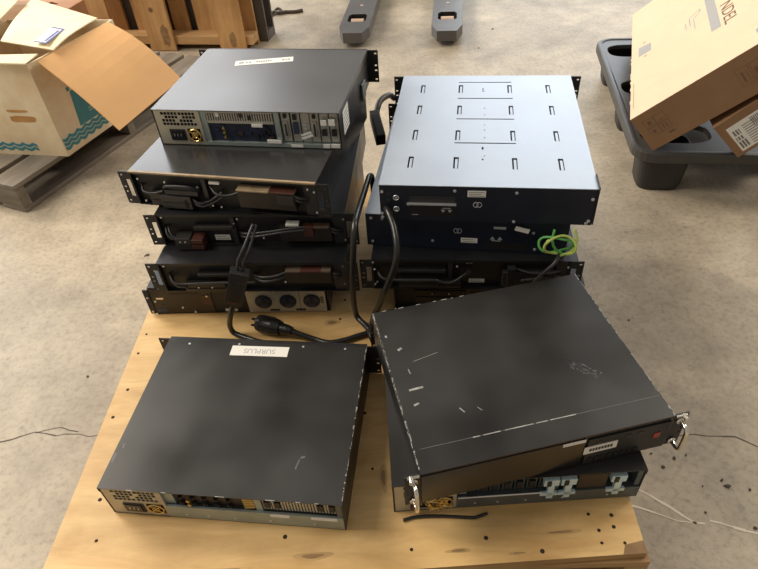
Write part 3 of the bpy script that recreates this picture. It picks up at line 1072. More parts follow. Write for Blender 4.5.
for k in range(14):
    x = random.uniform(0.0, .2)
    l.box(x, x + random.uniform(.004, .02), dj - .0012, dj + .0003, CH - .001, CH + .0002, 'wear')
for (x, y, w, d, a) in [(.036, .164, .026, .0045, .05), (.028, .131, .010, .004, .3), (.030, .262, .009, .005, .5), (.072, .231, .05, .0008, .2), (.012, .3, .004, .006, 0),
                        (.034, .205, .002, .012, .1), (.10, .10, .002, .012, .5), (.13, .095, .001, .01, .6)]:
    T = Matrix.Translation((x, y, 0)) @ Matrix.Rotation(a, 4, 'Z')
    l.box(-w / 2, w / 2, -d / 2, d / 2, CH - .0005, CH + .0003, 'wear', T)
T = Matrix.Translation((.337, .128, 0)) @ Matrix.Rotation(-.75, 4, 'Z')
for k in range(70):
    x, y = random.uniform(-.028, .028), random.uniform(-.009, .009)
    w_ = random.uniform(.0006, .0035)
    l.box(x, x + w_, y, y + w_ * random.uniform(.4, 1), CH - .0005, CH + .0002, 'scuff', T)
l.build('lid', J_)
b = MB()
b.box(0.0, CW, 0.0, .006, 0.001, CH - .0025, 'gloss')
b.box(0.0, .279, -.0015, 0.0, 0.003, CH - .006, 'gloss')
b.build('front_bezel', J_, .0008)
b = MB()
b.box(.283, .430, -.0025, 0.0, .006, .078, 'dark')
for k in range(8):
    b.box(.290 + k * .012, .297 + k * .012, -.0035, -.0025, .010, .024, 'cavity')
for x in (.300, .350, .372):
    b.box(x, x + .010, -.0032, -.0025, .062, .068, 'charcoal')
b.build('drive_panel', J_)
MB().box(.404, .416, -.0035, -.0025, .040, .054, 'red').build('indicator', J_)
b = MB()
b.box(.238, .278, -.0022, -.0015, .074, .0815, 'label')
b.build('sticker', J_)
T = Matrix.Translation((.308, -.0025, .049)) @ Matrix.Rotation(-.02, 4, 'Y')
b = MB()
b.box(-.0295, .0295, -.001, 0, -.010, .010, 'label', T)
for k in range(8):
    x = -.020 + k * .0053
    b.box(x, x + .004, -.0012, -.001, -.004, .004, 'blackink', T)
b.build('sticker', J_, label='white name sticker with dark lettering')
for sd in (-1, 1):
    e = ear(J_, sd, .001, .004, 'dark', slot=False)
    xs = -.0125 if sd < 0 else CW + .0125
    b = MB()
    b.tube([(xs, .001, .072), (xs, -.015, .072), (xs, -.0215, .066), (xs, -.0225, .044), (xs, -.0215, .020), (xs, -.015, .014), (xs, .001, .014)], .0038, 'chrome', 10, 5)
    b.cyl((xs, .001, .072), (xs, -.003, .072), .0075, 'chrome', 12)
    b.cyl((xs, .001, .014), (xs, -.003, .014), .0075, 'chrome', 12)
    b.build('handle', J_, smooth=True, label='chrome bow handle')
    b = MB()
    b.cyl((xs + sd * .004, .002, .083), (xs + sd * .004, -.009, .083), .0042, 'chrome', 12)
    b.box(xs - .010, xs + .010, -.0012, .001, .0815, .0865, 'chrome')
    b.build('thumb_screw', J_)


# ------------------------------------------------------------------ cords and cables
def dz(p):
    return (p[0], p[1], p[2] + ZD)


cr = MB()
cr.tube([dz(p) for p in [(.028, 1.0525, .297), (.032, 1.030, .300), (.040, .992, .288), (.042, .955, .262), (.034, .945, .222), (.012, .950, .155), (-.006, .975, .080), (-.016, .985, .050), (-.022, .965, .0385), (-.028, .940, .0375), (-.022, .915, .0372)]], .0070, 'rubber', 12)
tag(cr.build('power_cord', smooth=True), 'thick black cord hanging from the rear of the zinc-topped unit', 'cord')
cr = MB()
cr.tube([dz(p) for p in [(.002, 1.262, .120), (.004, 1.262, .200), (.003, 1.250, .252), (-.003, 1.215, .276), (-.012, 1.165, .282), (-.022, 1.115, .284), (-.032, 1.065, .286), (-.040, 1.010, .292), (-.046, .988, .262), (-.055, .985, .177), (-.060, .990, .106), (-.060, 1.006, .045), (-.056, 1.004, .026), (-.042, .985, .0225), (-.022, .952, .0222)]], .0068, 'rubber', 12)
tag(cr.build('power_cord', smooth=True), 'black cord looping down through the gap between the two stacks', 'cord')
# connector cord lying at the left of the zinc-topped unit
cc = thing('coiled_cable', 'black cable with a long connector at the far left of the zinc-topped unit', 'cable', dz((.045, 1.56, .267)))
b = MB()
b.tube([(.042, .076, .000), (.026, .070, .014), (.000, .036, .016), (-.012, .000, .008), (-.015, -.020, .0)], .0085, 'rubber', 10)
b.build('cable', cc, smooth=True)
b = MB()
T = Matrix.Translation((-.016, -.062, -.012)) @ Matrix.Rotation(.12, 4, 'Z') @ Matrix.Rotation(.25, 4, 'X')
b.box(-.013, .013, -.055, .050, -.016, .016, 'charcoal', T)
b.box(-.010, .010, -.055, .030, .016, .019, 'dark', T)
b.build('connector', cc, .003)

# inline adapter hanging in front of the left stack
ad = thing('inline_connector', 'black rectangular connector block hanging in front of the left stack', 'connector', dz((-.316, 1.004, .150)))
b = MB()
T = Matrix.Rotation(-.0, 4, 'Z') @ Matrix.Rotation(.36, 4, 'Y') @ Matrix.Rotation(.05, 4, 'X')
b.box(-.0205, .0205, -.012, .012, -.046, .052, 'charcoal', T)
b.box(-.017, .017, -.0135, -.012, .030, .048, 'dark', T)
b.box(-.0135, .0135, -.0130, -.012, -.036, .020, 'dark', T)
b.box(-.016, .016, -.010, .010, -.054, -.046, 'dark', T)
body = b.build('body', ad, .002)
MB().box(-.014, .006, -.0138, -.012, -.040, -.034, 'redbrown', T).build('latch', ad)
b = MB()
b.tube([(.012, 0, .048), (.020, .002, .075), (.036, .012, .100), (.058, .050, .132)], .0035, 'greycord', 8)
b.tube([(.024, 0, .046), (.031, .002, .072), (.046, .012, .094), (.064, .052, .128)], .0035, 'greycord', 8)
b.build('lead', ad, smooth=True)
b = MB()
b.tube([(-.018, 0, -.050), (-.030, -.002, -.080), (-.040, .000, -.112), (-.038, -.002, -.136), (-.022, -.010, -.1425), (.004, -.024, -.1425), (.030, -.036, -.1425), (.060, -.044, -.1425), (.10, -.050, -.1425)], .0065, 'rubber', 10)
b.build('cord', ad, smooth=True)

# locking plug and its cord behind the left front server
pg = thing('locking_plug', 'black locking plug lying on the plywood between stack and front server', 'plug', dz((-.262, 1.004, .022)), -.42)
b = MB()
for (x0, x1, r0, r1) in ((-.034, -.024, .019, .0215), (-.024, .006, .0215, .0215), (.006, .026, .0215, .017), (.026, .044, .0135, .0125), (.044, .056, .0125, .0095)):
    b.cyl((x0, 0, 0), (x1, 0, 0), r0, 'rubber', 22, r1)
b.build('body', pg, smooth=False)
for k in range(3):
    w = PI / 2 + k * 2 * PI / 3
    MB().box(-.050, -.034, .009 * math.cos(w) - .003, .009 * math.cos(w) + .003, .009 * math.sin(w) - .001, .009 * math.sin(w) + .001, 'bronze').build('prong', pg)
b = MB()
b.tube([(.052, 0, 0), (.075, .001, -.006), (.110, .004, -.0145), (.146, .004, -.0145), (.175, .020, -.0145), (.200, .042, -.0145), (.226, .066, -.0145), (.236, .090, -.0145)], .0068, 'rubber', 10)
b.build('cord', pg, smooth=True)

# coiled earth wire and thin cable between the navy units and the unit below
gw = thing('earth_wire', 'coiled green and yellow wire hanging at the right of the navy unit', 'wire', dz((.378, .972, .236)), -.2)
b = MB()
lp = lambda cx, cz, rx, rz, a0, a1, y, n=14: [(cx + rx * math.cos(a0 + (a1 - a0) * k / n), y - .006 * math.sin(k * 1.1), cz + rz * math.sin(a0 + (a1 - a0) * k / n)) for k in range(n + 1)]
b.tube(lp(-.004, -.004, .034, .020, 0.6, 7.2, -.006), .0028, 'green', 8, 3)
b.tube([(-.010, .0, .030), (-.012, -.008, .008), (-.004, -.010, -.012), (.012, -.010, -.024)], .0028, 'green', 8)
b.build('green_wire', gw, smooth=True)
b = MB()
b.tube(lp(.004, -.002, .032, .024, 2.4, 9.6, -.014), .0028, 'yellowgreen', 8, 3)
b.tube([(.030, .0, .032), (.036, -.008, .012), (.030, -.012, -.014), (.008, -.012, -.028)], .0028, 'yellowgreen', 8)
b.build('yellow_wire', gw, smooth=True)
b = MB()
b.tube([dz(p) for p in [(.383, .965, .210), (.372, .948, .200), (.355, .946, .180), (.338, .952, .150), (.326, .960, .118), (.30, .965, .100)]], .0042, 'greycord', 10)
tag(b.build('signal_cable', smooth=True), 'thin dark grey cable slanting down from the green and yellow wire', 'cable')
b = MB()
b.tube([dz(p) for p in [(.010, 1.015, .010), (.024, .985, .030), (.045, .965, .060), (.075, .955, .070), (.10, .955, .062), (.12, .965, .040), (.13, .98, .0055)]], .0050, 'rubber', 10)
b.tube([dz(p) for p in [(.035, 1.000, .008), (.050, .980, .036), (.075, .975, .052), (.11, .975, .045), (.15, .97, .020), (.18, .965, .0055)]], .0050, 'rubber', 10)
tag(b.build('looped_cable', smooth=True), 'black looped cable under the right stack, behind the handled server', 'cable')
b = MB()
b.tube([dz(p) for p in [(.010, .512, .0035), (.034, .516, .0032), (.080, .514, .0032), (.129, .507, .0032), (.140, .507, .0035), (.160, .511, .0065)]], .0030, 'rubber', 8)
tag(b.build('wire_end', smooth=True), 'short black wire end on the plywood before the right front server', 'wire')

# =================================================================== white carton on the weathered pallet, left
PX, PY = -1.246, 1.853
wp = thing('wooden_pallet', 'weathered grey wooden pallet on the floor under the white wave-printed carton', 'pallet', (PX, PY, 0), -math.radians(26))
pl, pw, ph = 1.18, 1.0, .112          # local y = away, local -x = left
for k in range(7):
    x1 = -k * .147
    MB().box(x1 - .118, x1, 0, pl, ph - .018, ph, 'greywood').build('top_board', wp, .003)
for y in (0.0, .57, 1.14):
    MB().box(-pw, 0, y, y + .038, .018, ph - .018, 'greywood_x').build('stringer', wp, .003)
for k in range(3):
    x1 = -k * .44
    MB().box(x1 - .118, x1, 0, pl, 0, .018, 'greywood').build('bottom_board', wp, .003)

BX, BY, BZ = -1.112, 2.038, ph + .0005
bxr = thing('white_carton', 'open aged white carton printed with teal waves on the grey pallet', 'box', (BX, BY, BZ), math.radians(-23.4))
# local: y away along the right face, x- to the left
bl, bw, bh = .44, .46, .345
b = MB()
tk = .005
sk = math.tan(math.radians(-9)) * 0   # square footprint
dl = math.radians(10.5)
wd = Vector((-math.cos(dl), -math.sin(dl)))          # the carton is racked out of square
cs = [Vector((0, 0)), wd * bw, wd * bw + Vector((0, bl)), Vector((0, bl))]
ct_ = sum(cs, Vector((0, 0))) / 4
ci = [p + (ct_ - p).normalized() * .008 for p in cs]
for i in range(4):
    j = (i + 1) % 4
    b.hexa([(*cs[i], 0), (*cs[j], 0), (*ci[j], 0), (*ci[i], 0)], [(*cs[i], bh), (*cs[j], bh), (*ci[j], bh), (*ci[i], bh)], 'whitecard')
b.prism([tuple(p) for p in ci], 0, .005, 'brownbox')
body = b.build('carton_body', bxr)


def wave_strip(mbld, n, x0, x1, zc, amp, th, T, m, per=.042):
    N = n
    pts = []
    for k in range(N + 1):
        x = x0 + (x1 - x0) * k / N
        z = zc - amp * abs(math.sin(PI * x / per))
        pts.append((x, z))
    v = [T @ Vector((x, 0, z)) for x, z in pts] + [T @ Vector((x, 0, z + th)) for x, z in pts]
    mbld.add(v, [(k, k + 1, N + 2 + k, N + 1 + k) for k in range(N)], m)


TR = Matrix.Translation((.0006, 0, 0)) @ Matrix.Rotation(PI / 2, 4, 'Z')      # local x of strip -> away along the right face
TL = Matrix.Rotation(dl, 4, 'Z') @ Matrix.Translation((-bw, -.0006, 0))
b = MB()
for k, z in enumerate((.060, .044, .028)):
    wave_strip(b, 90, .005, bl - .01, z, .010, .012, TR, 'tealprint')
    wave_strip(b, 90, .005, bl - .01, z + .012, .010, .0025, TR @ Matrix.Translation((0, -.0002, 0)), 'tealpale')
b.add([TR @ Vector(p) for p in [(.105, 0, .070), (.37, 0, .070), (.37, 0, .22), (.119, 0, .200)]], [(0, 1, 2, 3)], 'tealprint')
b.add([TR @ Vector(p) for p in [(.108, -.0003, .204), (.122, -.0003, .204), (.122, -.0003, .218), (.108, -.0003, .218)]], [(0, 1, 2, 3)], 'tealprint')
for z in (.100, .110):
    b.add([TR @ Vector(p) for p in [(.170, -.0004, z), (.26, -.0004, z), (.26, -.0004, z + .004), (.170, -.0004, z + .004)]], [(0, 1, 2, 3)], 'tealpale')
b.build('side_print', bxr, label='teal waves and panel printed on the side')
b = MB()
for k, z in enumerate((.042, .026)):
    wave_strip(b, 100, .02, bw - .11, z, .009, .011, TL, 'tealprint')
    wave_strip(b, 100, .02, bw - .11, z + .011, .009, .0025, TL @ Matrix.Translation((0, -.0002, 0)), 'tealpale')
b.build('front_print', bxr, label='teal waves printed along the bottom')
b = MB()
for (x0, x1, z0, z1) in ((.29, .38, .172, .182), (.29, .40, .134, .160), (.18, .24, .172, .180)):
    pts = []
    N = 14
    for k in range(N):
        w = 2 * PI * k / N
        pts.append(Vector(((x0 + x1) / 2 + (x1 - x0) / 2 * math.copysign(abs(math.cos(w)) ** .5, math.cos(w)) * random.uniform(.85, 1), -.0003, (z0 + z1) / 2 + (z1 - z0) / 2 * math.copysign(abs(math.sin(w)) ** .6, math.sin(w)) * random.uniform(.8, 1))))
    MB().add([TL @ p for p in pts], [tuple(range(N))], 'cardstain').build('stain', bxr, label='brown water stain')


def sheet(name, parent, grid, th, m, bevel=0):
    """thick curved card sheet from a grid of points (rows of equal length)"""
    b_ = MB()
    R, C = len(grid), len(grid[0])
    P = [[Vector(p) for p in r] for r in grid]
    nrm = (P[0][-1] - P[0][0]).cross(P[-1][0] - P[0][0]).normalized() * th
    v = [p for r in P for p in r] + [p - nrm for r in P for p in r]
    f = []
    o_ = R * C
    for i in range(R - 1):
        for j in range(C - 1):
            a = i * C + j
            f.append((a, a + 1, a + C + 1, a + C))
            f.append((o_ + a + C, o_ + a + C + 1, o_ + a + 1, o_ + a))
    for i in range(R - 1):
        for j in (0, C - 1):
            a = i * C + j
            f.append((a, a + C, o_ + a + C, o_ + a))
    for j in range(C - 1):
        for i in (0, R - 1):
            a = i * C + j
            f.append((a, a + 1, o_ + a + 1, o_ + a))
    b_.add(v, f, m)
    o = b_.build(name, parent)
    for pgn in o.data.polygons:
        pgn.use_smooth = False
    return o


Bi = (Matrix.Translation((BX, BY, BZ)) @ Matrix.Rotation(math.radians(-23.4), 4, 'Z')).inverted()


def bl_(p):            # deck-frame world point -> carton space
    return Bi @ Vector((p[0], p[1], p[2] + ZD))


# outer flap hanging over the right side
h0, h1 = bl_((-1.082, 2.052, .300)), bl_((-.940, 2.385, .306))
nrm2 = Vector((.918, -.397, 0))
e0 = bl_(Vector((-1.082, 2.052, .300)) + .33 * (math.cos(.733) * nrm2 - math.sin(.733) * Vector((0, 0, 1))))
e1 = bl_(Vector((-.940, 2.385, .306)) + .33 * (math.cos(.63) * nrm2 - math.sin(.63) * Vector((0, 0, 1))))
g = []
for i in range(9):
    a = i / 8
    row = []
    for j in range(13):
        s = j / 12
        p = h0.lerp(h1, s).lerp(e0.lerp(e1, s), a)
        p = p + Vector((0, 0, .030 * math.sin(PI * a) * (.35 + .65 * s)))
        row.append(p)
    g.append(row)
sheet('side_flap', bxr, g, .004, 'flap')['label'] = 'orange kraft flap hanging open over the side'
# pale flap folded over the opening
q = [(-1.283, 2.254, .312), (-1.042, 2.110, .316), (-.965, 2.375, .316), (-1.300, 2.640, .330)]
q = [bl_(p) for p in q]
g = []
for i in range(7):
    a = i / 6
    g.append([q[0].lerp(q[3], a).lerp(q[1].lerp(q[2], a), j / 8) + Vector((0, 0, .014 * math.sin(PI * a) + (.012 * (a - .62) / .38 if a > .62 else 0))) for j in range(9)])
sheet('folded_flap', bxr, g, .004, 'paledcard')['label'] = 'pale inner flap folded across the top'
b = MB()
L4 = [bl_(p) for p in [(-1.125, 2.166, .329), (-1.069, 2.136, .329), (-1.048, 2.267, .331), (-1.102, 2.299, .332)]]
L4 = [p + Vector((0, 0, -.0002)) for p in L4]


def quad_in(u0, u1, v0, v1, m, dzz):
    f = lambda u, v: L4[0].lerp(L4[1], u).lerp(L4[3].lerp(L4[2], u), v) + Vector((0, 0, dzz))
    b.add([f(u0, v0), f(u1, v0), f(u1, v1), f(u0, v1)], [(0, 1, 2, 3)], m)


quad_in(0, 1, 0, 1, 'label', 0)
quad_in(0, 1, 0, .06, 'blueprint', .0004)
quad_in(.86, 1, 0, 1, 'blueprint', .0004)
quad_in(.0, 1, .93, 1, 'blueprint', .0004)
quad_in(.62, .80, .12, .85, 'blueprint', .0004)
b.build('flap_label', bxr, label='white label with blue border')
# far left flap, standing up a little
q = [bl_(p) for p in [(-1.60, 2.42, .318), (-1.36, 2.33, .320), (-1.30, 2.56, .372), (-1.56, 2.76, .372)]]
g = [[q[0].lerp(q[3], i / 4).lerp(q[1].lerp(q[2], i / 4), j / 4) for j in range(5)] for i in range(5)]
sheet('back_flap', bxr, g, .004, 'whitecard')
# torn front corner fold
q = [bl_(p) for p in [(-1.375, 2.086, .310), (-1.105, 2.018, .310), (-1.075, 2.065, .322), (-1.36, 2.15, .306)]]
g = [[q[0].lerp(q[3], i / 3).lerp(q[1].lerp(q[2], i / 3), j / 4) for j in range(5)] for i in range(4)]
sheet('front_flap', bxr, g, .004, 'paledcard')

# brown carton behind it
bc = thing('brown_carton', 'plain brown carton on the grey pallet behind the white carton', 'box', (-1.36, 2.80, ph), math.radians(-14))
b = MB()
b.box(-.46, 0, 0, .30, 0, .25, 'brownbox')
b.build('carton_body', bc, .003)
b = MB()
b.box(-.46, 0, .149, .151, .25, .2508, 'kraftink')
b.box(-.46, .0, .115, .185, .2500, .2505, 'kraftshade')
b.build('tape', bc)
g = [[(-.44 + .42 * j / 4, -.012 + .15 * i / 4, .254 + .05 * math.sin(PI * i / 5)) for j in range(5)] for i in range(5)]
sheet('lid_flap', bc, g, .004, 'kraftshade')

# upright orange pallet at the back
AX, AY = -1.129, 3.369
up = thing('upright_pallet', 'orange-brown wooden pallet standing on its edge behind the cartons', 'pallet', (AX, AY, 0), math.atan2(3.242 - 3.369, -.583 + 1.129))
HT = 1.05
for (x0, x1) in ((-.012, .136), (.394, .540), (-.34, -.20)):
    MB().box(x0, x1, 0.0, .018, .002, HT, 'pine').build('front_board', up, .002)
for z in (.030, .52, .93):
    MB().box(-.40, .575, .018, .108, z, z + .045, 'pine_h').build('stringer', up, .002)
for (x0, x1) in ((-.12, .05), (.10, .195), (.236, .395), (.43, .57), (-.40, -.18)):
    MB().box(x0, x1, .108, .126, .002, HT, 'pine').build('rear_board', up, .002)
b = MB()
b.cyl((.052, -.0008, .215), (.052, .0, .215), .014, 'stain', 16)
b.cyl((.052, -.0014, .215), (.052, .0, .215), .008, 'kraftink', 14)
b.build('knot', up)
b = MB()
for (cx, cz, rx, rz_) in ((.095, .085, .028, .07), (.475, .06, .022, .05)):
    N = 18
    MB().add([(cx + rx * math.cos(2 * PI * k / N) * random.uniform(.7, 1), -.0006, cz + rz_ * math.sin(2 * PI * k / N) * random.uniform(.7, 1)) for k in range(N)], [tuple(range(N))], 'darkstain').build('dark_stain', up)

# dark weathered pallet standing right behind it
gp = thing('upright_pallet', 'dark grey-brown pallet standing on edge right behind the orange upright pallet', 'pallet', (AX, AY, 0), math.atan2(3.242 - 3.369, -.583 + 1.129))
for (x0, x1) in ((-.42, -.271), (-.27, -.121), (-.12, .049), (.05, .199), (.20, .359), (.36, .509), (.51, 0.612)):  # boards closed edge to edge so no light shows through the front gaps
    MB().box(x0, x1, .150, .168, .002, HT, 'greyblock').build('front_board', gp, .002)
for z in (.0, .47, .93):
    MB().box(-.42, 0.612, .168, .258, z, z + .045, 'greyblock').build('stringer', gp, .002)
for (x0, x1) in ((-.42, -.20), (-.10, .10), (.20, .40), (.50, 0.612)):
    MB().box(x0, x1, .258, .276, .0, HT, 'greyblock').build('rear_board', gp, .002)
b = MB()
b.tube([(-.53, 3.78, .012), (-.50, 3.83, .012), (-.47, 3.80, .014), (-.43, 3.82, .010), (-.38, 3.81, .010), (-.33, 3.825, .010)], .010, 'debris', 8)
b.tube([(-.50, 3.84, .012), (-.48, 3.86, .02), (-.46, 3.84, .012), (-.48, 3.81, .012)], .008, 'debris', 8)
tag(b.build('black_strap', smooth=True), 'crumpled black strap lying on the floor beside the upright pallets', 'strap')

# =================================================================== pallet jack
pj = thing('pallet_jack', 'grey pallet jack with its two fork tips pointing at the camera', 'pallet jack', (.207, 3.17, 0), -.150)
for sx in (-.243, .243):
    b = MB()
    w2, L = .080, 1.15
    zt, zb = .080, .028
    out = [(-.050, -.030), (.050, -.030), (w2, .060), (w2, L), (-w2, L), (-w2, .060)]
    hole = [(-.036, .135), (.036, .135), (.050, .150), (.050, .235), (.036, .255), (-.036, .255), (-.050, .235), (-.050, .150)]
    # top plate built as strips round the roller opening
    T0 = lambda pts: [(sx + x, y, zt) for x, y in pts]
    b.add(T0([out[0], out[1], out[2], (w2, .135), hole[1], hole[0], (-w2, .135), out[5]]), [(0, 1, 2, 3, 4, 5, 6, 7)], 'forkgrey')
    b.add(T0([(-w2, .135), hole[0], hole[7], hole[6], hole[5], (-w2, .255)]), [(0, 1, 2, 3, 4, 5)], 'forkgrey')
    b.add(T0([hole[1], (w2, .135), (w2, .255), hole[4], hole[3], hole[2]]), [(0, 1, 2, 3, 4, 5)], 'forkgrey')
    b.add(T0([(-w2, .255), hole[5], hole[4], (w2, .255), (w2, L), (-w2, L)]), [(0, 1, 2, 3, 4, 5)], 'forkgrey')
    n = len(out)
    for i in range(n):
        (xa, ya), (xb, yb) = out[i], out[(i + 1) % n]
        b.add([(sx + xa, ya, zb), (sx + xb, yb, zb), (sx + xb, yb, zt), (sx + xa, ya, zt)], [(0, 1, 2, 3)], 'forkgrey')
    n = len(hole)
    for i in range(n):
        (xa, ya), (xb, yb) = hole[i], hole[(i + 1) % n]
        b.add([(sx + xa, ya, zb), (sx + xb, yb, zb), (sx + xb, yb, zt), (sx + xa, ya, zt)], [(0, 1, 2, 3)], 'cavity')
    b.cyl((sx, .40, zt), (sx, .40, zt + .002), .010, 'roller', 10)
    fk = b.build('fork', pj)
    b = MB()
    b.cyl((sx - .034, .197, .037), (sx + .034, .197, .037), .037, 'roller', 20)
    b.build('roller', fk)
    MB().box(sx - .048, sx + .048, .12, .27, .020, .030, 'cavity').build('roller_carrier', fk)
b = MB()
b.box(-.30, .30, 1.15, 1.42, .05, .32, 'forkgrey')
b.cyl((0, 1.34, .32), (0, 1.36, .62), .045, 'forkgrey', 16)
b.build('pump_housing', pj, .006)
b = MB()
b.cyl((-.05, 1.42, .09), (.05, 1.42, .09), .09, 'dark', 20)
b.build('steer_wheel', pj)
b = MB()
b.tube([(0, 1.36, .60), (0, 1.44, .95), (0, 1.46, 1.10)], .020, 'forkgrey', 10)
b.tube([(0, 1.46, 1.08), (-.14, 1.46, 1.14), (-.14, 1.47, 1.26), (0, 1.47, 1.30), (.14, 1.47, 1.26), (.14, 1.46, 1.14), (0, 1.46, 1.08)], .016, 'dark', 10)
b.build('tow_handle', pj, smooth=True)

# =================================================================== black plastic cart with cartons, right
CX, CY, CYAW = .865, 1.681, math.radians(-10.5)
ct = thing('plastic_pallet', 'black plastic pallet with round openings under the tilted kraft carton', 'pallet', (CX, CY, 0), CYAW)
cl, cwid, czt = 1.22, .985, .160


def rrect(x0, x1, y0, y1, r, n=6):
    p = []
    for (cx, cy, a0) in ((x1 - r, y0 + r, -PI / 2), (x1 - r, y1 - r, 0), (x0 + r, y1 - r, PI / 2), (x0 + r, y0 + r, PI)):
        for k in range(n + 1):
            a = a0 + PI / 2 * k / n
            p.append((cx + r * math.cos(a), cy + r * math.sin(a)))
    return p


# deck with holes through bmesh triangle fill
def plate_with_holes(outer, holes, z0, z1, m):
    bm = bmesh.new()
    edges = []
    for lp_ in [outer] + holes:
        vs = [bm.verts.new((x, y, z1)) for x, y in lp_]
        for i in range(len(vs)):
            edges.append(bm.edges.new((vs[i], vs[(i + 1) % len(vs)])))
    bmesh.ops.triangle_fill(bm, edges=edges, use_beauty=True)
    r = bmesh.ops.extrude_face_region(bm, geom=list(bm.faces))
    for e in r['geom']:
        if isinstance(e, bmesh.types.BMVert):
            e.co.z = z0
    bmesh.ops.recalc_face_normals(bm, faces=bm.faces)
    bm.verts.index_update()
    b_ = MB()
    b_.add([tuple(v.co) for v in bm.verts], [tuple(v.index for v in f.verts) for f in bm.faces], m)
    bm.free()
    return b_


def oval(cx, cy, rx, ry, n=28, e=.7):
    return [(cx + rx * math.copysign(abs(math.cos(2 * PI * k / n)) ** e, math.cos(2 * PI * k / n)), cy + ry * math.copysign(abs(math.sin(2 * PI * k / n)) ** e, math.sin(2 * PI * k / n))) for k in range(n)]


holes = []
for cy in (.135, .49, .85):
    for cx in (.155, .61, 1.07):
        holes.append(oval(cx - .015, cy, .112, .066))
b = plate_with_holes(rrect(0.0, cl, 0, cwid, .07), holes, czt - .022, czt - .004, 'cartblack')
b.build('deck', ct, .003)
b = MB()
outer, inner = rrect(-.008, cl + .008, -.008, cwid + .008, .078), rrect(.016, cl - .016, .016, cwid - .016, .056)
n = len(outer)
v = [(x, y, czt) for x, y in outer] + [(x, y, czt) for x, y in inner] + [(x, y, czt - .040) for x, y in outer] + [(x, y, czt - .040) for x, y in inner]
f = []
for i in range(n):
    j = (i + 1) % n
    f += [(i, j, n + j, n + i), (2 * n + j, 2 * n + i, 3 * n + i, 3 * n + j), (i, 2 * n + i, 2 * n + j, j), (n + i, n + j, 3 * n + j, 3 * n + i)]
b.add(v, f, 'cartblack')
b.build('rim', ct, .008, smooth=False)
for cy in (.088, .49, .90):
    for cx in (.105, .61, 1.11):
        b = MB()
        # hollow nesting foot: tapered cup
        N = 28
        rings = []
        for (z, k, rr) in ((czt - .020, 0, 1.0), (.014, 1, .86), (0.0, 2, .80)):
            rings.append([(x, y, z) for x, y in oval(cx, cy, .085 * rr, .078 * rr, N, .55)])
        v = [p for r_ in rings for p in r_]
        f = [(r_ * N + i, r_ * N + (i + 1) % N, (r_ + 1) * N + (i + 1) % N, (r_ + 1) * N + i) for r_ in range(2) for i in range(N)]
        f.append(tuple(range(2 * N, 3 * N)))
        b.add(v, f, 'cartskirt')
        ft = b.build('foot', ct, smooth=False)
        sm = ft.modifiers.new('thickness', 'SOLIDIFY')
        sm.thickness = .005

# tilted kraft carton leaning on the cart
P3 = Vector((.913, 1.68, ZD))
yaw, tl, hh, dd, t2 = -0.359, 0.740, 0.134, 0.97, 0.0
R = Matrix.Rotation(yaw, 4, 'Z') @ Matrix.Rotation(-tl, 4, 'Y')
kb = thing('kraft_carton', 'large tilted kraft carton with grey stripe on the black plastic pallet', 'box', P3, 0)
kb.rotation_euler = R.to_euler()
kl = .62
b = MB()
b.box(0, kl, 0, dd, 0, hh - .001, 'kraftshade')  # sides in a darkened copy of the top's board, shade painted in
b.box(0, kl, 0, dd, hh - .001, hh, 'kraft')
b.build('carton_body', kb, .002)
b = MB()
z = hh + .0003
sq = lambda pts, m: b.add([(x, y, z) for x, y in pts], [tuple(range(len(pts)))], m)
sq([(.274, .273), (.304, .273), (.304, .90), (.274, .90)], 'stripe')
sq([(.028, .46), (.076, .454), (.076, .525), (.028, .545)], 'stripe')
sq([(.046, .560), (.056, .558), (.056, .572), (.046, .574)], 'kraftline')
sq([(.048, .428), (.060, .426), (.060, .438), (.048, .440)], 'kraftline')
sq([(.0090, .063), (.0125, .063), (.0125, .256), (.0090, .256)], 'kraftline')
for s_ in ([(.214, .435), (.214, .505), (.218, .505), (.218, .435)], [(.214, .505), (.252, .535), (.254, .530), (.218, .502)], [(.252, .535), (.256, .535), (.256, .505), (.252, .505)],
           [(.228, .385), (.231, .385), (.231, .475), (.228, .475)], [(.231, .475), (.256, .509), (.254, .512), (.228, .480)], [(.20, .42), (.203, .42), (.203, .48), (.20, .48)]):
    sq(s_, 'stripe')
sq([(.383, .070), (.400, .070), (.400, .100), (.383, .100)], 'stripe')
b.build('top_print', kb, label='grey stripe and marks printed on the top')
TT = Matrix.Translation((.331, .352, hh + .0004)) @ Matrix.Rotation(-PI / 2, 4, 'Z')
text_mesh('NDEL', 'lettering', .054, 'kraftink', kb, TT, 1.35)['label'] = 'dark capital letters NDEL'
b = MB()
ys = -.0004
fr = lambda x0, x1, z0, z1, m, yy=ys: b.add([(x0, yy, z0), (x1, yy, z0), (x1, yy, z1), (x0, yy, z1)], [(0, 1, 2, 3)], m)


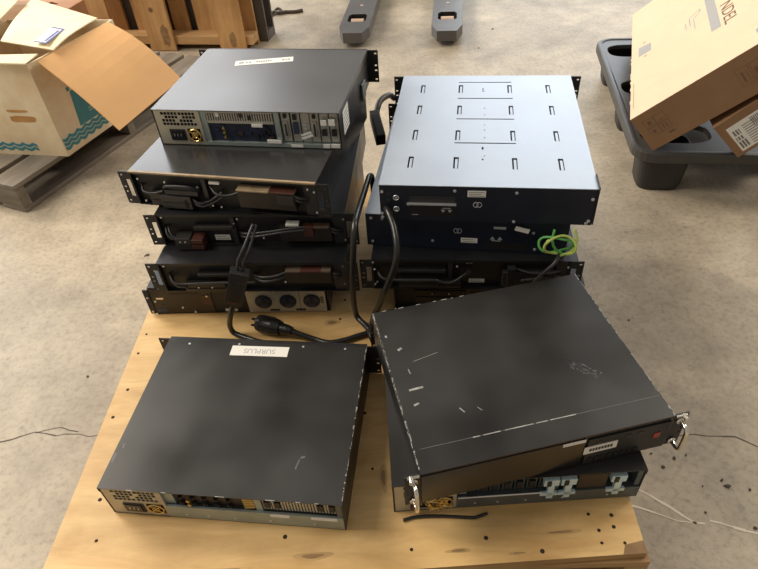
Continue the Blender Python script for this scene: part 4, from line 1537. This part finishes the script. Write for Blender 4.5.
def sym(frames, marks, label):
    global b
    b = MB()
    for (x0, x1, z0, z1) in frames:
        for (a, c_, d_, e_) in ((x0, x1, z0, z0 + .0015), (x0, x1, z1 - .0015, z1), (x0, x0 + .0015, z0, z1), (x1 - .0015, x1, z0, z1)):
            fr(a, c_, d_, e_, 'kraftink')
    for q_ in marks:
        fr(*q_, 'kraftink')
    b.build('handling_symbol', kb, label=label)


sym([(.024, .056, .044, .074), (.024, .056, .076, .106), (.058, .090, .044, .074), (.058, .090, .076, .106)],
    [(.034, .044, .052, .064), (.034, .046, .084, .098), (.066, .070, .050, .068), (.076, .080, .050, .068), (.066, .080, .082, .085), (.070, .088, .026, .034)], 'block of four handling symbols')
sym([(.296, .330, .040, .098), (.334, .366, .040, .098)], [(.306, .312, .05, .085), (.320, .322, .05, .085), (.340, .360, .050, .078)], 'pair of tall handling symbols')
b = MB()
for k in range(12):
    y = random.uniform(0, dd * .9)
    b.box(-.003, .001, y, y + random.uniform(.01, .03), hh - .02 * random.random() - .006, hh - .001, 'kraft')
b.build('frayed_edge', kb)

# smaller labelled carton beside it
Q = Vector((1.147, 1.600, ZD))
R2 = Matrix.Rotation(-.22, 4, 'Z') @ Matrix.Rotation(-.79, 4, 'Y')
sb = thing('small_carton', 'small brown carton with white shipping label, under the large kraft carton', 'box', Q, 0)
sb.rotation_euler = R2.to_euler()
b = MB()
b.box(0, .30, 0, .06, 0, .141, 'kraftshade')
b.build('carton_body', sb, .002)
b = MB()
fr(.022, .125, .012, .112, 'label', -.0004)
for k, (z0, z1) in enumerate(((.020, .048), (.052, .066), (.072, .092))):
    for j in range(8):
        if (j * 7 + k) % 3 != 2:
            fr(.028 + j * .0028, .0300 + j * .0028, z0, z1, 'blackink', -.0007)
for k in range(9):
    fr(.060, .090 + .02 * ((k * 5) % 3) / 2, .020 + k * .009, .023 + k * .009, 'ink', -.0007)
for j in range(6):
    fr(.088 + j * .005, .091 + j * .005, .070, .105, 'ink', -.0007)
b.build('shipping_label', sb)
